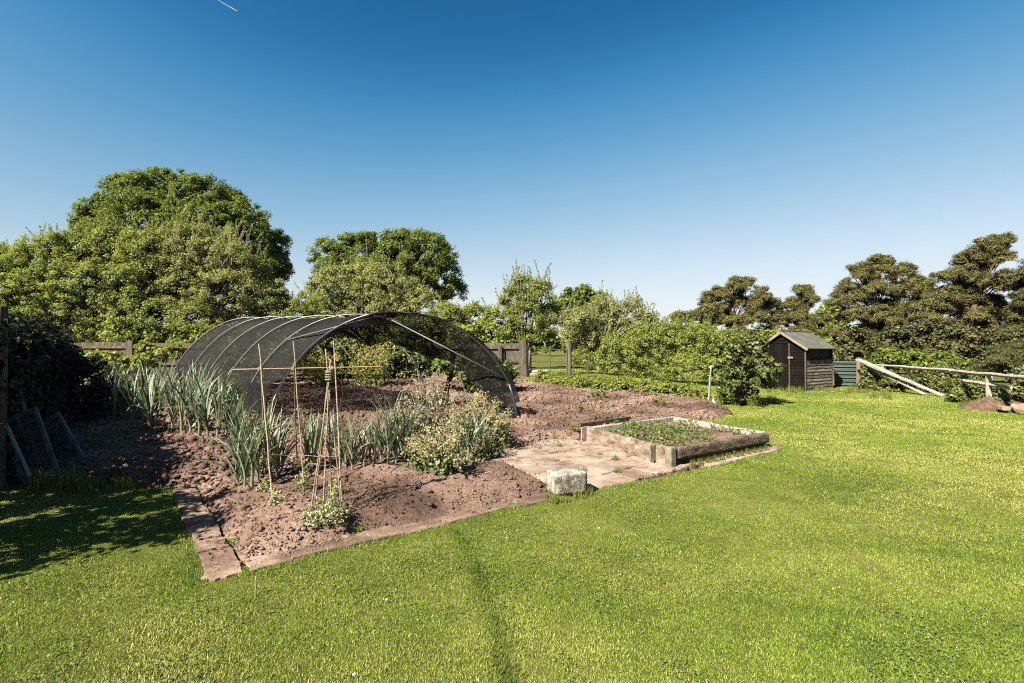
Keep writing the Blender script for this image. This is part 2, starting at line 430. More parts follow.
def blade_material():
    m, n, l, p = newmat('grass_blade')
    c = n.new("ShaderNodeVertexColor"); c.layer_name = "Col"
    l.new(c.outputs[0], p.inputs["Base Color"]); p.inputs["Roughness"].default_value = .6; p.inputs["Specular IOR Level"].default_value = .12
    t = n.new("ShaderNodeBsdfTranslucent"); l.new(c.outputs[0], t.inputs[0])
    ms = n.new("ShaderNodeMixShader"); ms.inputs[0].default_value = .16
    l.new(p.outputs[0], ms.inputs[1]); l.new(t.outputs[0], ms.inputs[2]); l.new(ms.outputs[0], n["Material Output"].inputs[0])
    return m
M['blade'] = blade_material()

def net_material():
    m, n, l, p = newmat('black_netting')
    tc = n.new("ShaderNodeTexCoord")
    a = n.new("ShaderNodeTexNoise"); a.inputs["Scale"].default_value = 26; a.inputs["Detail"].default_value = 4; a.inputs["Roughness"].default_value = .7
    b = n.new("ShaderNodeTexNoise"); b.inputs["Scale"].default_value = 2.2; b.inputs["Detail"].default_value = 4
    l.new(tc.outputs["Object"], a.inputs[0]); l.new(tc.outputs["Object"], b.inputs[0])
    r = ramp(n, sc([(.003, .003, .003), (.005, .005, .005), (.04, .039, .037)]), [.35, .55, .72])
    l.new(a.outputs[0], r.inputs[0]); l.new(r.outputs[0], p.inputs["Base Color"]); p.inputs["Roughness"].default_value = .75; p.inputs["Specular IOR Level"].default_value = .15
    add = n.new("ShaderNodeMath"); add.operation = 'ADD'; add.use_clamp = True
    vo = n.new("ShaderNodeTexVoronoi"); vo.feature = 'DISTANCE_TO_EDGE'; vo.inputs["Scale"].default_value = 15
    l.new(tc.outputs["Object"], vo.inputs[0])
    m1 = n.new("ShaderNodeMapRange"); m1.inputs[1].default_value = .02; m1.inputs[2].default_value = .30; m1.inputs[3].default_value = 1.0; m1.inputs[4].default_value = .62
    m2 = n.new("ShaderNodeMapRange"); m2.inputs[1].default_value = .3; m2.inputs[2].default_value = .7; m2.inputs[3].default_value = -.16; m2.inputs[4].default_value = .20
    l.new(vo.outputs[0], m1.inputs[0]); l.new(b.outputs[0], m2.inputs[0]); l.new(m1.outputs[0], add.inputs[0]); l.new(m2.outputs[0], add.inputs[1])
    t = n.new("ShaderNodeBsdfTransparent")
    ms = n.new("ShaderNodeMixShader"); l.new(add.outputs[0], ms.inputs[0]); l.new(t.outputs[0], ms.inputs[1]); l.new(p.outputs[0], ms.inputs[2])
    l.new(ms.outputs[0], n["Material Output"].inputs[0])
    return m
M['net'] = net_material()

def glass_material():
    m, n, l, p = newmat('dirty_glass')
    p.inputs["Base Color"].default_value = (.05, .06, .055, 1); p.inputs["Roughness"].default_value = .25
    t = n.new("ShaderNodeBsdfTransparent"); ms = n.new("ShaderNodeMixShader"); ms.inputs[0].default_value = .55
    l.new(t.outputs[0], ms.inputs[1]); l.new(p.outputs[0], ms.inputs[2]); l.new(ms.outputs[0], n["Material Output"].inputs[0])
    return m
M['glass'] = glass_material()

# ------------------------------------------------------------------ the setting: ground, soil bed, path, grass
def v2(p): return (p.x, p.y)
POLY = np.array([(-2.11, 3.56), (.36, 5.50), (2.40, 6.78), (4.15, 8.05), (4.50, 8.42), (3.55, 10.55), (5.5, 12.6), (5.75, 13.9),
                 v2(gp(700, 401)), v2(gp(600, 392)), v2(gp(545, 386)), (-.2, 20.8), (-8, 21.3), (-19, 21.4), (-16, 15), (-12, 12), (-6.4, 6.2), (-3.85, 5.85)])
def sdf(x, y, P=POLY):
    """distance to the edge of a polygon, positive inside"""
    x = np.asarray(x, float); y = np.asarray(y, float)
    d = np.full(x.shape, 1e9); ins = np.zeros(x.shape, bool)
    for i in range(len(P)):
        a = P[i]; b = P[(i + 1) % len(P)]
        ex, ey = b - a
        t = np.clip(((x - a[0]) * ex + (y - a[1]) * ey) / (ex * ex + ey * ey), 0, 1)
        d = np.minimum(d, np.hypot(x - a[0] - t * ex, y - a[1] - t * ey))
        c = ((a[1] > y) != (b[1] > y)) & (x < (b[0] - a[0]) * (y - a[1]) / (b[1] - a[1] + 1e-12) + a[0])
        ins ^= c
    return np.where(ins, d, -d)

def rectd(u, v, u0, u1, v0, v1):
    dx = np.maximum(u0 - u, u - u1); dy = np.maximum(v0 - v, v - v1)
    return np.hypot(np.maximum(dx, 0), np.maximum(dy, 0)) + np.minimum(np.maximum(dx, dy), 0)

BN = Vector((2.19, 7.0, 0)); BR = Vector((4.2, 8.44, 0)); BB = Vector((3.28, 10.44, 0)); BL = Vector((1.28, 9.0, 0))
BEDP = np.array([v2(BN), v2(BR), v2(BB), v2(BL)])
def pathd(x, y):
    u, v = uv(x, y)
    d = rectd(u, v, -.1, 3.7, -.2, .16)
    d = np.minimum(d, rectd(u, v, -.2, .15, -.1, 2.75))
    d = np.minimum(d, rectd(u, v, 3.55, 5.75, -.2, 2.55))
    d = np.minimum(d, rectd(u, v, 5.0, 8.3, -.5, .12))
    d = np.minimum(d, -sdf(x, y, BEDP) - .02)
    return d

def soilh(x, y):
    """top of the soil"""
    x = np.asarray(x, float); y = np.asarray(y, float)
    s = sdf(x, y); u, v = uv(x, y)
    pd = pathd(x, y) + .10 * (fbm(x * 3, y * 3, 41, 3) - .5)
    e = sstep(-.02, .35, s) * sstep(-.06, .32, pd)
    h = .05 + .07 * fbm(x * .9, y * .9, 11, 3) + .07 * (fbm(x * 3.2, y * 3.2, 12, 4) - .35) + .05 * (fbm(x * 9, y * 9, 13, 3) - .4) + .02 * vnoise(x * 26, y * 26, 31)
    # banked-up ridge along the front of the bed, and furrows dug across it
    ridge = np.exp(-((v - .95) / .42) ** 2) * sstep(.3, .9, u) * sstep(4.0, 3.0, u)
    h = h + .10 * ridge
    fur = np.exp(-((v - 1.75 + .12 * np.sin(u * 2.1)) / .13) ** 2) * sstep(.8, 1.4, u) * sstep(4.2, 3.4, u)
    h = h - .09 * fur
    h = h + .14 * np.exp(-((x + 7.2) ** 2 + (y - 8.8) ** 2) / 2.2) + .10 * np.exp(-((x + 4.2) ** 2 + (y - 6.6) ** 2) / .35)
    h = h + .05 * (fbm(x * 5, y * 5, 77, 3) - .4) * sstep(11, 13, y)
    low = -.06 + .045 * fbm(x * 6, y * 6, 44, 3)
    return T(x, y) + np.where(s > -.4, low * (1 - e) + h * e, -.3) - .25 * sstep(0.0, -.25, s)

def S(x, y): return float(soilh(np.array([x]), np.array([y]))[0])
def sp(px, py):
    """where the ray through a pixel meets the soil"""
    r = ray(px, py); d = np.arange(2.5, 26, .02)
    xs = r.x / r.y * d; zs = CAM_H + r.z / r.y * d
    h = soilh(xs, d)
    i = int(np.argmax(zs <= h)); 
    return Vector((xs[i], d[i], h[i]))

def grid_axes(lo, hi, n0, step, grow, far0, far1):
    a = list(np.arange(lo, hi + 1e-6, step))
    s = step
    while a[-1] < far1: s *= grow; a.append(a[-1] + s)
    s = step; b = []
    c = lo
    while c > far0: s *= grow; c -= s; b.append(c)
    return np.array(b[::-1] + a)

def make_ground():
    xs = grid_axes(-16, 18, 0, .2, 1.22, -700, 700); ys = grid_axes(-1, 27, 0, .2, 1.22, -60, 1500)
    X, Y = np.meshgrid(xs, ys)
    Z = T(X, Y)
    s = sdf(X, Y)
    Z = Z - .16 * sstep(.12, .3, s) 
    nx, ny = len(xs), len(ys)
    V = np.stack([X.ravel(), Y.ravel(), Z.ravel()], 1)
    i = np.arange(nx * ny).reshape(ny, nx)
    F = np.stack([i[:-1, :-1].ravel(), i[:-1, 1:].ravel(), i[1:, 1:].ravel(), i[1:, :-1].ravel()], 1)
    tag(npmesh("lawn", V, F, M['lawn'], smooth=True), kind="structure")
make_ground()

def make_soil():
    st = .055
    xs = np.arange(-19.5, 6.4, st); ys = np.arange(3.3, 22.0, st)
    X, Y = np.meshgrid(xs, ys)
    keep = sdf(X, Y) > -.2
    wedge = (np.abs(X) < Y * 1.15 + 3.0)
    keep &= wedge
    Z = soilh(X, Y)
    rng = np.random.default_rng(5)
    X = X + rng.uniform(-.016, .016, X.shape); Y2 = Y + rng.uniform(-.016, .016, X.shape)
    idx = np.full(X.shape, -1); idx[keep] = np.arange(keep.sum())
    V = np.stack([X[keep], Y2[keep], Z[keep]], 1)
    q = np.stack([idx[:-1, :-1].ravel(), idx[:-1, 1:].ravel(), idx[1:, 1:].ravel(), idx[1:, :-1].ravel()], 1)
    q = q[(q >= 0).all(1)]
    tag(npmesh("soil_bed", V, q, M['soil'], smooth=True), kind="structure")
    # clods: broken lumps lying all over the dug soil
    ico_v, ico_f = [], []
    t = (1 + 5 ** .5) / 2
    base = np.array([(-1, t, 0), (1, t, 0), (-1, -t, 0), (1, -t, 0), (0, -1, t), (0, 1, t), (0, -1, -t), (0, 1, -t), (t, 0, -1), (t, 0, 1), (-t, 0, -1), (-t, 0, 1)]) / math.sqrt(1 + t * t)
    bf = np.array([(0, 11, 5), (0, 5, 1), (0, 1, 7), (0, 7, 10), (0, 10, 11), (1, 5, 9), (5, 11, 4), (11, 10, 2), (10, 7, 6), (7, 1, 8), (3, 9, 4), (3, 4, 2), (3, 2, 6), (3, 6, 8), (3, 8, 9), (4, 9, 5), (2, 4, 11), (6, 2, 10), (8, 6, 7), (9, 8, 1)])
    n = 210000
    y = 3.5 + 18 * rng.random(n) ** 1.5
    x = (rng.random(n) * 2 - 1) * (y * 1.08)
    sd = sdf(x, y); pdv = pathd(x, y)
    ok = (sd > .06) & (pdv > .02) & (x < 6.3) & (x > -19)
    ok |= (sd > .06) & (pdv > -.25) & (rng.random(n) < .42) & (sdf(x, y, BEDP) < 0)
    ok &= (fbm(x * 1.3, y * 1.3, 61, 3) + .25 * (y > 9) > rng.random(n) * .85)
    x = x[ok]; y = y[ok]; k = len(x)
    r = np.exp(rng.normal(math.log(.0085), .6, k)) * (1 + .07 * y); uu, vv = uv(x, y); r = np.where((vv < 2.3) & (uu < 4.2), r * .62, r); r = np.clip(r, .005, .08)
    on_path = pathd(x, y) < .02
    r[on_path] *= .5
    z = np.where(on_path, T(x, y) + .02, soilh(x, y)) + r * .25
    jit = 1 + rng.uniform(-.5, .4, (k, 12, 1))
    sc = rng.uniform(.65, 1.25, (k, 1, 3)) * np.array([1, 1, .8])
    VV = base[None] * jit * sc * r[:, None, None] + np.stack([x, y, z], 1)[:, None, :]
    FF = bf[None] + (np.arange(k) * 12)[:, None, None]
    tag(npmesh("soil_clods", VV.reshape(-1, 3), FF.reshape(-1, 3), M['soil']), kind="stuff")
    print("clods", k)
make_soil()

def make_path():
    rng = random.Random(3); b = MB(); be = MB()
    def slab(b, u0, u1, v0, v1, dz=0.0):
        t = rng.uniform(-.006, .006); tx, ty = rng.uniform(-.012, .012), rng.uniform(-.012, .012)
        ring = []
        cs = [(u0, v0), (u1, v0), (u1, v1), (u0, v1)]
        cs = [(a + rng.uniform(-.014, .014), c + rng.uniform(-.014, .014)) for a, c in cs]
        for k in range(4):
            (a0, c0), (a1, c1) = cs[k], cs[(k + 1) % 4]
            for q in range(6):
                f = q / 6; e = rng.uniform(-.009, .009) * (q > 0) - (.03 if rng.random() < .03 else 0)
                nx, ny = -(c1 - c0), (a1 - a0); nl = math.hypot(nx, ny)
                ring.append((a0 + (a1 - a0) * f + nx / nl * e, c0 + (c1 - c0) * f + ny / nl * e))
        P = []
        for inset, dz2 in ((0, -.10), (0, .008), (.010, .018)):
            cu = sum(r[0] for r in ring) / len(ring); cv = sum(r[1] for r in ring) / len(ring)
            for a, c in ring:
                a2 = a + (cu - a) * inset * 3; c2 = c + (cv - c) * inset * 3
                x, y = xy(a2, c2); P.append((x, y, float(T(x, y)) + dz2 + t + dz + tx * (a - u0) + ty * (c - v0)))
        n = len(ring)
        F = [(l * n + k, l * n + (k + 1) % n, (l + 1) * n + (k + 1) % n, (l + 1) * n + k) for l in (0, 1) for k in range(n)] + [tuple(2 * n + k for k in range(n))]
        b.pts(P, F)
    u = .24
    while u < 3.6:                                   # strip along the front of the bed
        L = rng.uniform(.24, .42); slab(be, u, u + L - .012, -.01 + rng.uniform(-.02, .02), .20); u += L
    v = -.03
    while v < 2.75:                                  # strip along the left end
        L = rng.uniform(.22, .36); slab(be, -.03, .19, v, v + L - .014); v += L
    for i in range(5):                               # paved square beside the raised bed
        for j in range(6):
            u0 = 3.62 + i * .46; v0 = -.05 + j * .455
            if rng.random() < .04: continue
            slab(b, u0, u0 + .445, v0, v0 + .44)
    u = 5.93
    while u < 8.0:
        L = rng.uniform(.40, .5); slab(b, u, u + L - .015, -.22, .04); u += L
    tag(be.build("path_edging", M['edging']), kind="structure")
    o = b.build("path", M['slab'])
    tag(o, kind="structure")
make_path()

def make_litter():
    rng = np.random.default_rng(23); n = 9000
    y = 3.6 + 16 * rng.random(n) ** 1.6; x = (rng.random(n) * 2 - 1) * y * 1.02
    ok = (sdf(x, y) > .05) & (sdf(x, y, BEDP) < 0) & (fbm(x * 1.1, y * 1.1, 131, 2) > .42) & (x < 6)
    x = x[ok]; y = y[ok]; k = len(x)
    z = np.maximum(soilh(x, y), np.where(pathd(x, y) < 0, T(x, y) + .02, -1)) + .008
    az = rng.uniform(0, 6.28, k); L = rng.uniform(.01, .045, k) * (1 + y * .03); w = rng.uniform(.0012, .004, k) * (1 + y * .06)
    d = np.stack([np.cos(az), np.sin(az), rng.normal(0, .25, k)], 1) * L[:, None]; q = np.stack([-np.sin(az), np.cos(az), rng.normal(0, .4, k)], 1) * w[:, None]
    P = np.stack([x, y, z], 1)
    V = np.stack([P - d, P + q, P + d, P - q], 1).reshape(-1, 3)
    tag(npmesh("soil_litter", V, np.arange(k * 4).reshape(-1, 4), M['litter']), kind="stuff")
make_litter()

def make_grass():
    rng = np.random.default_rng(11)
    n = 2300000
    # denser close by, thinning with distance
    dmin, dmax = 2.1, 27.0
    y = np.where(rng.random(n) < .04, rng.uniform(.5, 2.2, n), dmin * (dmax / dmin) ** (rng.random(n) ** 1.12))
    x = (rng.random(n) * 2 - 1) * (y * 1.08 + 2.0)
    ok = np.ones(n, bool)
    s = sdf(x, y) + .22 * (fbm(x * 4, y * 4, 3, 3) - .53)
    ok &= s < .0
    ok &= ~((y > 17.5) & (x < -2))
    ok &= x < 17
    x = x[ok]; y = y[ok]; s = s[ok]; k = len(x)
    f = fbm(x * .55, y * .55, 21, 4); g = fbm(x * 2.3, y * 2.3, 22, 3); hh = fbm(x * 9, y * 9, 23, 2)
    edge = np.exp(-(np.maximum(-s, 0) / .10)) * (y < 9)
    # line of longer, darker blades in the turf, and fainter ones across the lawn
    lx = np.interp(y, [2.4, 3.0, 3.8, 4.6], [.0, -.1, -.28, -.5]); streak = 1.1 * np.exp(-((x - lx) / .075) ** 2) * (y < 4.6) * (0.4 + .6 * hh)
    ln = np.zeros(k)
    for (ax, ay, bx, by, w) in ((2.35, 6.5, 5.1, 5.3, .05), (2.5, 4.3, 5.4, 3.4, .09), (4.8, 10.2, 9.0, 9.6, .10), (1.4, 3.3, 3.6, 2.7, .12)):
        ex, ey = bx - ax, by - ay; L = math.hypot(ex, ey); t = np.clip(((x - ax) * ex + (y - ay) * ey) / L ** 2, 0, 1)
        ln = np.maximum(ln, np.exp(-(np.hypot(x - ax - t * ex, y - ay - t * ey) / w) ** 2) * (.35 + .65 * vnoise(x * 5, y * 5, 55)))
    lush = np.clip(streak + .7 * ln + .65 * edge, 0, 1)
    green = np.array((.155, .245, .024)); yel = np.array((.36, .385, .085)); straw = np.array((.58, .51, .25)); dark = np.array((.055, .10, .012))
    tmix = np.clip((f - .34) * 2.2 + (g - .5) * .9 + rng.normal(0, .22, k), 0, 1)[:, None]
    col = green * (1 - tmix) + yel * tmix
    st = (rng.random(k) < .018 + .08 * np.clip((f - .5) * 3, 0, 1))[:, None]
    col = np.where(st, straw, col)
    col = col * (1 - lush[:, None] * .88) + dark * lush[:, None] * .88
    col *= rng.uniform(.6, 1.3, (k, 1)) * .58
    sc = np.maximum(1, y / 5.5)
    h = rng.uniform(.004, .017, k) * (1 + .7 * (hh - .4) + .5 * (g - .4)) * (1 + .9 * lush) * np.minimum(sc, 1.7)
    h = np.where((edge > .35) & (rng.random(k) < .35), h * 1.8, h)
    w = rng.uniform(.0018, .0038, k) * sc
    az = rng.uniform(0, 2 * np.pi, k); lean = rng.uniform(.15, 1.15, k)
    az2 = rng.uniform(0, 2 * np.pi, k)
    P = np.stack([x, y, T(x, y) - .003], 1)
    side = np.stack([np.cos(az2), np.sin(az2), np.zeros(k)], 1) * w[:, None]
    tip = np.stack([np.cos(az) * np.sin(lean), np.sin(az) * np.sin(lean), np.cos(lean)], 1) * h[:, None] * 1.25
    V = np.stack([P - side, P + side, P + tip], 1).reshape(-1, 3)
    F = np.arange(k * 3).reshape(-1, 3)
    C = np.concatenate([col, np.ones((k, 1))], 1)
    C = np.repeat(C[:, None, :], 3, 1).reshape(-1, 4)
    tag(npmesh("lawn_grass", V, F, M['blade'], col=C), kind="stuff")
    print("blades", k)
make_grass()

def make_clover():
    rng = np.random.default_rng(19); n = 260000
    y = 2.1 * (14 / 2.1) ** rng.random(n); x = (rng.random(n) * 2 - 1) * (y * 1.05 + .3)
    f = fbm(x * .8 + 5, y * .8, 121, 3); g = fbm(x * 3.5, y * 3.5, 122, 3)
    ok = (sdf(x, y) < -.03) & (f * .4 + g * .6 > .54) & (rng.random(n) < .4)
    x = x[ok]; y = y[ok]; k = len(x)
    P = np.stack([x, y, T(x, y) + rng.uniform(.008, .026, k)], 1)
    N = rng.normal(size=(k, 3)) * .38 + np.array((0, 0, 1)); N /= np.linalg.norm(N, axis=1, keepdims=True)
    t = rng.normal(size=(k, 3)); t -= N * (t * N).sum(1, keepdims=True); t /= np.linalg.norm(t, axis=1, keepdims=True); b = np.cross(N, t)
    r = (rng.uniform(.0035, .0075, k) * np.maximum(1, y / 5))[:, None]
    V = np.stack([P - t * r, P + b * r, P + t * r, P - b * r], 1).reshape(-1, 3)
    tag(npmesh("lawn_clover", V, np.arange(k * 4).reshape(-1, 4), M['clover']), kind="stuff")
make_clover()

# ------------------------------------------------------------------ foliage
def unit(a): return a / (np.linalg.norm(a, axis=-1, keepdims=True) + 1e-9)

def leaf_mesh(P, N, L, Wd, rng, droop=.15, tang=None):
    """folded diamond leaves: returns V, F"""
    k = len(P)
    t = rng.normal(size=(k, 3)) if tang is None else tang + rng.normal(size=(k, 3)) * .35
    t = unit(t - N * (t * N).sum(1, keepdims=True)); b = np.cross(N, t)
    L = L[:, None]; Wd = Wd[:, None]
    a = P - t * L * .5
    m1 = P + b * Wd * .5 + N * L * droop * .5; m2 = P - b * Wd * .5 + N * L * droop * .5
    e = P + t * L * .5 - N * L * droop
    V = np.stack([a, m1, e, m2], 1).reshape(-1, 3)
    return V, np.arange(k * 4).reshape(-1, 4)

def crown_leaves(lobes, c, per, leaf, rng, flat=.8, dens=1.0, rmin=.62, aspect=.62, up=.45, needle=False):
    """lobes: (x,y,z,rx,ry,rz). Leaf clumps through the outer shell of every lobe."""
    C = np.array([l[:3] for l in lobes]); Rr = np.array([l[3:] for l in lobes])
    Ps, Ns, Ts = [], [], []
    for i in range(len(C)):
        r = Rr[i]; rm = r.mean()
        nc = max(4, int(4.0 * (rm / c) ** 2 * dens))
        d = unit(rng.normal(size=(nc, 3))); d[:, 2] = np.where(d[:, 2] < -.55, -d[:, 2], d[:, 2])
        q = C[i] + d * r * rng.uniform(rmin, 1.05, (nc, 1))
        keep = np.ones(nc, bool)
        for j in range(len(C)):
            if j != i: keep &= (((q - C[j]) / Rr[j]) ** 2).sum(1) > .30
        q = q[keep]; d = d[keep]; nc = len(q)
        if nc == 0: continue
        cr = c * rng.uniform(.6, 1.35, (nc, 1, 1))
        m = per
        dd = unit(rng.normal(size=(nc, m, 3)))
        rad = rng.random((nc, m, 1)) ** .5
        p = q[:, None, :] + dd * rad * cr * np.array([1, 1, flat])
        nn = unit(dd * .7 + d[:, None, :] * .5 + np.array([0, 0, up]) + rng.normal(size=(nc, m, 3)) * .55)
        Ps.append(p.reshape(-1, 3)); Ns.append(nn.reshape(-1, 3))
        Ts.append((d[:, None, :] * .8 + dd * .7 + np.array([0, 0, .5])).reshape(-1, 3))
    P = np.concatenate(Ps); N = np.concatenate(Ns); Tn = np.concatenate(Ts)
    L = leaf * rng.uniform(.6, 1.35, len(P))
    return P, N, L, L * aspect, (Tn if needle else None)

def shoots(P0, n, length, leaf, rng, spread=.35):
    """upright leafy shoots standing out of a crown"""
    Ps, Ns, stems = [], [], []
    for i in range(n):
        p = P0[rng.integers(len(P0))]
        d = unit(np.array([rng.normal(0, spread), rng.normal(0, spread), 1.0]))
        ln = length * rng.uniform(.5, 1.25); k = int(ln / leaf * 4) + 3
        t = np.linspace(0, 1, k)[:, None]
        q = p + d * t * ln + np.array([0.05, 0, 0]) * t * t * ln
        q = q + rng.normal(0, leaf * .35, q.shape) * (1.1 - .6 * t)
        Ps.append(q); Ns.append(unit(rng.normal(size=(k, 3)) + np.array([-.2, -.3, .4])))
        stems.append((p - d * ln * .6, p + d * ln * .95))
    return np.concatenate(Ps), np.concatenate(Ns), stems

def limb_tube(mb, a, b, r0, r1, rng, bend=.12, seg=6, n=5):
    a = Vector(a); b = Vector(b); L = (b - a).length
    o = Vector((rng.uniform(-1, 1), rng.uniform(-1, 1), rng.uniform(-.3, .8))) * L * bend
    P = []; rr = []
    for i in range(n + 1):
        t = i / n
        P.append(a.lerp(b, t) + o * (4 * t * (1 - t)) + Vector((rng.uniform(-1, 1), rng.uniform(-1, 1), 0)) * L * .015 * (0 < i < n))
        rr.append(r0 + (r1 - r0) * t)
    mb.tube(P, rr, seg)

def tree(name, label, cat, px_base, d, lobes_px, leafm, barkm, c, per, leaf, seed, group=None, trunk_r=.2, flat=.8, dens=1.0,
         nshoot=0, shoot_len=1.0, needle=False, aspect=.62, base_py=None, stems=1, fork=.35, depth=.8, squash=1.0, up=.45, rmin=.62, limb_px=None):
    rng = np.random.default_rng(seed); pr = random.Random(seed)
    base = at(px_base, d) if base_py is None else gp(px_base, base_py)
    if base_py is not None: d = base.y
    lobes = []
    if cat == "tree" and not needle:                      # ragged outline: small boughs standing off the big ones
        extra = []
        for l in lobes_px:
            for q in range(3):
                a = pr.uniform(0, 6.28); extra.append((l[0] + math.cos(a) * l[2] * .92, l[1] - abs(math.sin(a)) * l[2] * .85 + .2 * l[2], l[2] * pr.uniform(.22, .42)))
        lobes_px = [(l[0], l[1], l[2] * .93) + tuple(l[3:]) for l in lobes_px] + extra
    for l in lobes_px:
        px, py, r = l[:3]
        dd = l[3] if len(l) > 3 else pr.uniform(-depth, depth) * r * d / FPX
        p = at(px, d + dd, py); R = r * (d + dd) / FPX
        lobes.append((p.x - base.x, p.y - base.y, p.z - base.z, R, R, R * squash))
    root = empty(name, base, label, cat, group)
    P, N, L, Wd, Tn = crown_leaves(lobes, c, per, leaf, rng, flat=flat, dens=dens, aspect=aspect, needle=needle, up=up, rmin=rmin)
    mb = MB()
    if nshoot:
        top = P[P[:, 2] > np.quantile(P[:, 2], .62)]
        P2, N2, st = shoots(top, nshoot, shoot_len, leaf, rng)
        P = np.concatenate([P, P2]); N = np.concatenate([N, N2]); L2 = leaf * rng.uniform(.6, 1.2, len(P2)); L = np.concatenate([L, L2]); Wd = np.concatenate([Wd, L2 * aspect])
        tw = MB()
        for a, b in st: tw.tube([a, b], [.012, .005], 4)
        tw.build("twigs", barkm, root)['kind'] = 'stuff'
    keep = P[:, 2] > .03
    P, N, L, Wd = P[keep], N[keep], L[keep], Wd[keep]
    if Tn is not None: Tn = Tn[keep]
    V, F = leaf_mesh(P, N, L, Wd, rng, tang=Tn)
    top_z = max(l[2] for l in lobes); cx = sum(l[0] for l in lobes) / len(lobes); cy = sum(l[1] for l in lobes) / len(lobes)
    fz = max(.25, fork * top_z)
    for s in range(stems):
        if s: mb = MB()
        ox, oy = (0, 0) if stems == 1 else (pr.uniform(-.25, .25), pr.uniform(-.2, .2))
        fk = Vector((cx * .25 + ox * 2, cy * .25 + oy, fz * pr.uniform(.8, 1.1)))
        rr = trunk_r * (1 if stems == 1 else pr.uniform(.7, 1))
        mb.tube([(ox, oy, -.15), (ox * 1.2, oy, .15), Vector((ox, oy, 0)).lerp(fk, .5), fk], [rr * 1.35, rr * 1.05, rr * .92, rr * .8], 9, rng=pr, wob=.06)
        for i, l in enumerate(lobes):
            if i % stems != s: continue
            e = Vector(l[:3]) + Vector((0, 0, l[5] * .3))
            limb_tube(mb, fk, e, rr * (.2 if needle else .5), rr * .08, pr)
            for q in range(3 if not needle else 2):
                dv = Vector((pr.uniform(-1, 1), pr.uniform(-1, 1), pr.uniform(-.2, 1))).normalized() * l[3] * .8
                limb_tube(mb, Vector(l[:3]).lerp(fk, .3), Vector(l[:3]) + dv, rr * (.1 if needle else .22), rr * .04, pr, n=3, seg=5)
        mb.build("trunk", barkm, root, smooth=True)
    npmesh("crown", V, F, leafm, root)
    return root, len(P)

GB = "trees and bushes beyond the vegetable garden"
tot = 0
def add(*a, **k):
    global tot
    r, n = tree(*a, **k); tot += n; return r

add("oak_tree", "big rounded dark oak rising above the pale bushes at the left", "tree", 180, 40,
    [(170, 200, 32), (132, 206, 32), (205, 210, 34), (238, 232, 34), (258, 252, 28), (100, 222, 24), (150, 235, 46), (205, 250, 50), (272, 268, 17), (110, 258, 40), (245, 275, 36), (165, 275, 50), (90, 245, 20)],
    M['oak'], M['bark'], .42, 100, .155, 101, trunk_r=.5, dens=1.0, rmin=.72)
add("hawthorn_tree", "bright green tree at the left edge of the photo behind the shaded hedge", "tree", 25, 25,
    [(12, 275, 24), (40, 262, 26), (60, 250, 20), (30, 300, 34), (65, 285, 30), (20, 330, 34), (60, 325, 36), (-20, 300, 40), (-25, 260, 20), (85, 330, 24), (0, 262, 22), (82, 254, 18), (-12, 288, 28)],
    M['apple'], M['bark'], .27, 72, .098, 102, trunk_r=.2, dens=1.0, nshoot=80, shoot_len=.8, aspect=.55)
add("apple_tree", "broad leafy apple tree left of the pale willow bush, below the big oak", "tree", 120, 25,
    [(95, 262, 26), (122, 250, 24), (145, 255, 24), (105, 290, 34), (140, 290, 36), (95, 322, 30), (130, 328, 34), (165, 320, 28), (155, 270, 24), (110, 244, 18), (165, 246, 20), (85, 285, 26)],
    M['apple'], M['bark'], .27, 72, .098, 103, trunk_r=.2, dens=1.0, nshoot=90, shoot_len=.9, aspect=.55)
add("willow_tree", "pale grey-green bush with upright shoots in front of the big oak", "tree", 215, 26,
    [(172, 252, 22), (192, 246, 22), (214, 248, 22), (185, 262, 26), (210, 262, 26), (235, 264, 22), (255, 276, 18), (150, 262, 22), (270, 292, 16), (190, 290, 34), (225, 295, 34), (252, 298, 22), (200, 325, 32), (240, 325, 28), (172, 305, 28), (268, 310, 17)],
    M['pale'], M['pale_bark'], .27, 72, .094, 104, trunk_r=.18, dens=1.0, nshoot=170, shoot_len=1.1, aspect=.42)
add("elder_bush", "light green bush filling the gap between the willow bush and the second oak", "bush", 285, 27,
    [(275, 312, 22), (295, 320, 24), (285, 335, 26), (312, 318, 18), (262, 335, 22)],
    M['apple'], M['bark'], .27, 72, .098, 105, trunk_r=.14, nshoot=26, shoot_len=.6, stems=2, aspect=.55)
add("oak_tree", "second round oak, standing behind the net tunnel's arch", "tree", 395, 46,
    [(332, 262, 22), (358, 255, 24), (400, 248, 20), (425, 258, 28), (443, 278, 20), (456, 292, 11), (390, 272, 36), (345, 285, 34), (420, 290, 32), (380, 300, 40)],
    M['oak'], M['bark'], .46, 105, .165, 106, trunk_r=.4, dens=1.0, rmin=.72)
add("pear_tree", "paler fruit tree in front of the second oak, just above the net tunnel", "tree", 360, 29,
    [(330, 292, 26), (362, 285, 28), (392, 290, 26), (322, 318, 24), (355, 318, 30), (392, 322, 30), (420, 310, 24), (418, 335, 22)],
    M['pale'], M['bark'], .30, 76, .104, 107, trunk_r=.2, nshoot=40, shoot_len=.7, aspect=.5)
add("hazel_bush", "bright green bush behind the board fence at the tunnel's right end", "bush", 465, 27,
    [(450, 325, 22), (475, 322, 20), (462, 342, 22), (488, 335, 16), (440, 345, 20), (492, 318, 9)],
    M['hazel'], M['bark'], .27, 72, .098, 108, trunk_r=.12, stems=3, nshoot=24, shoot_len=.6)
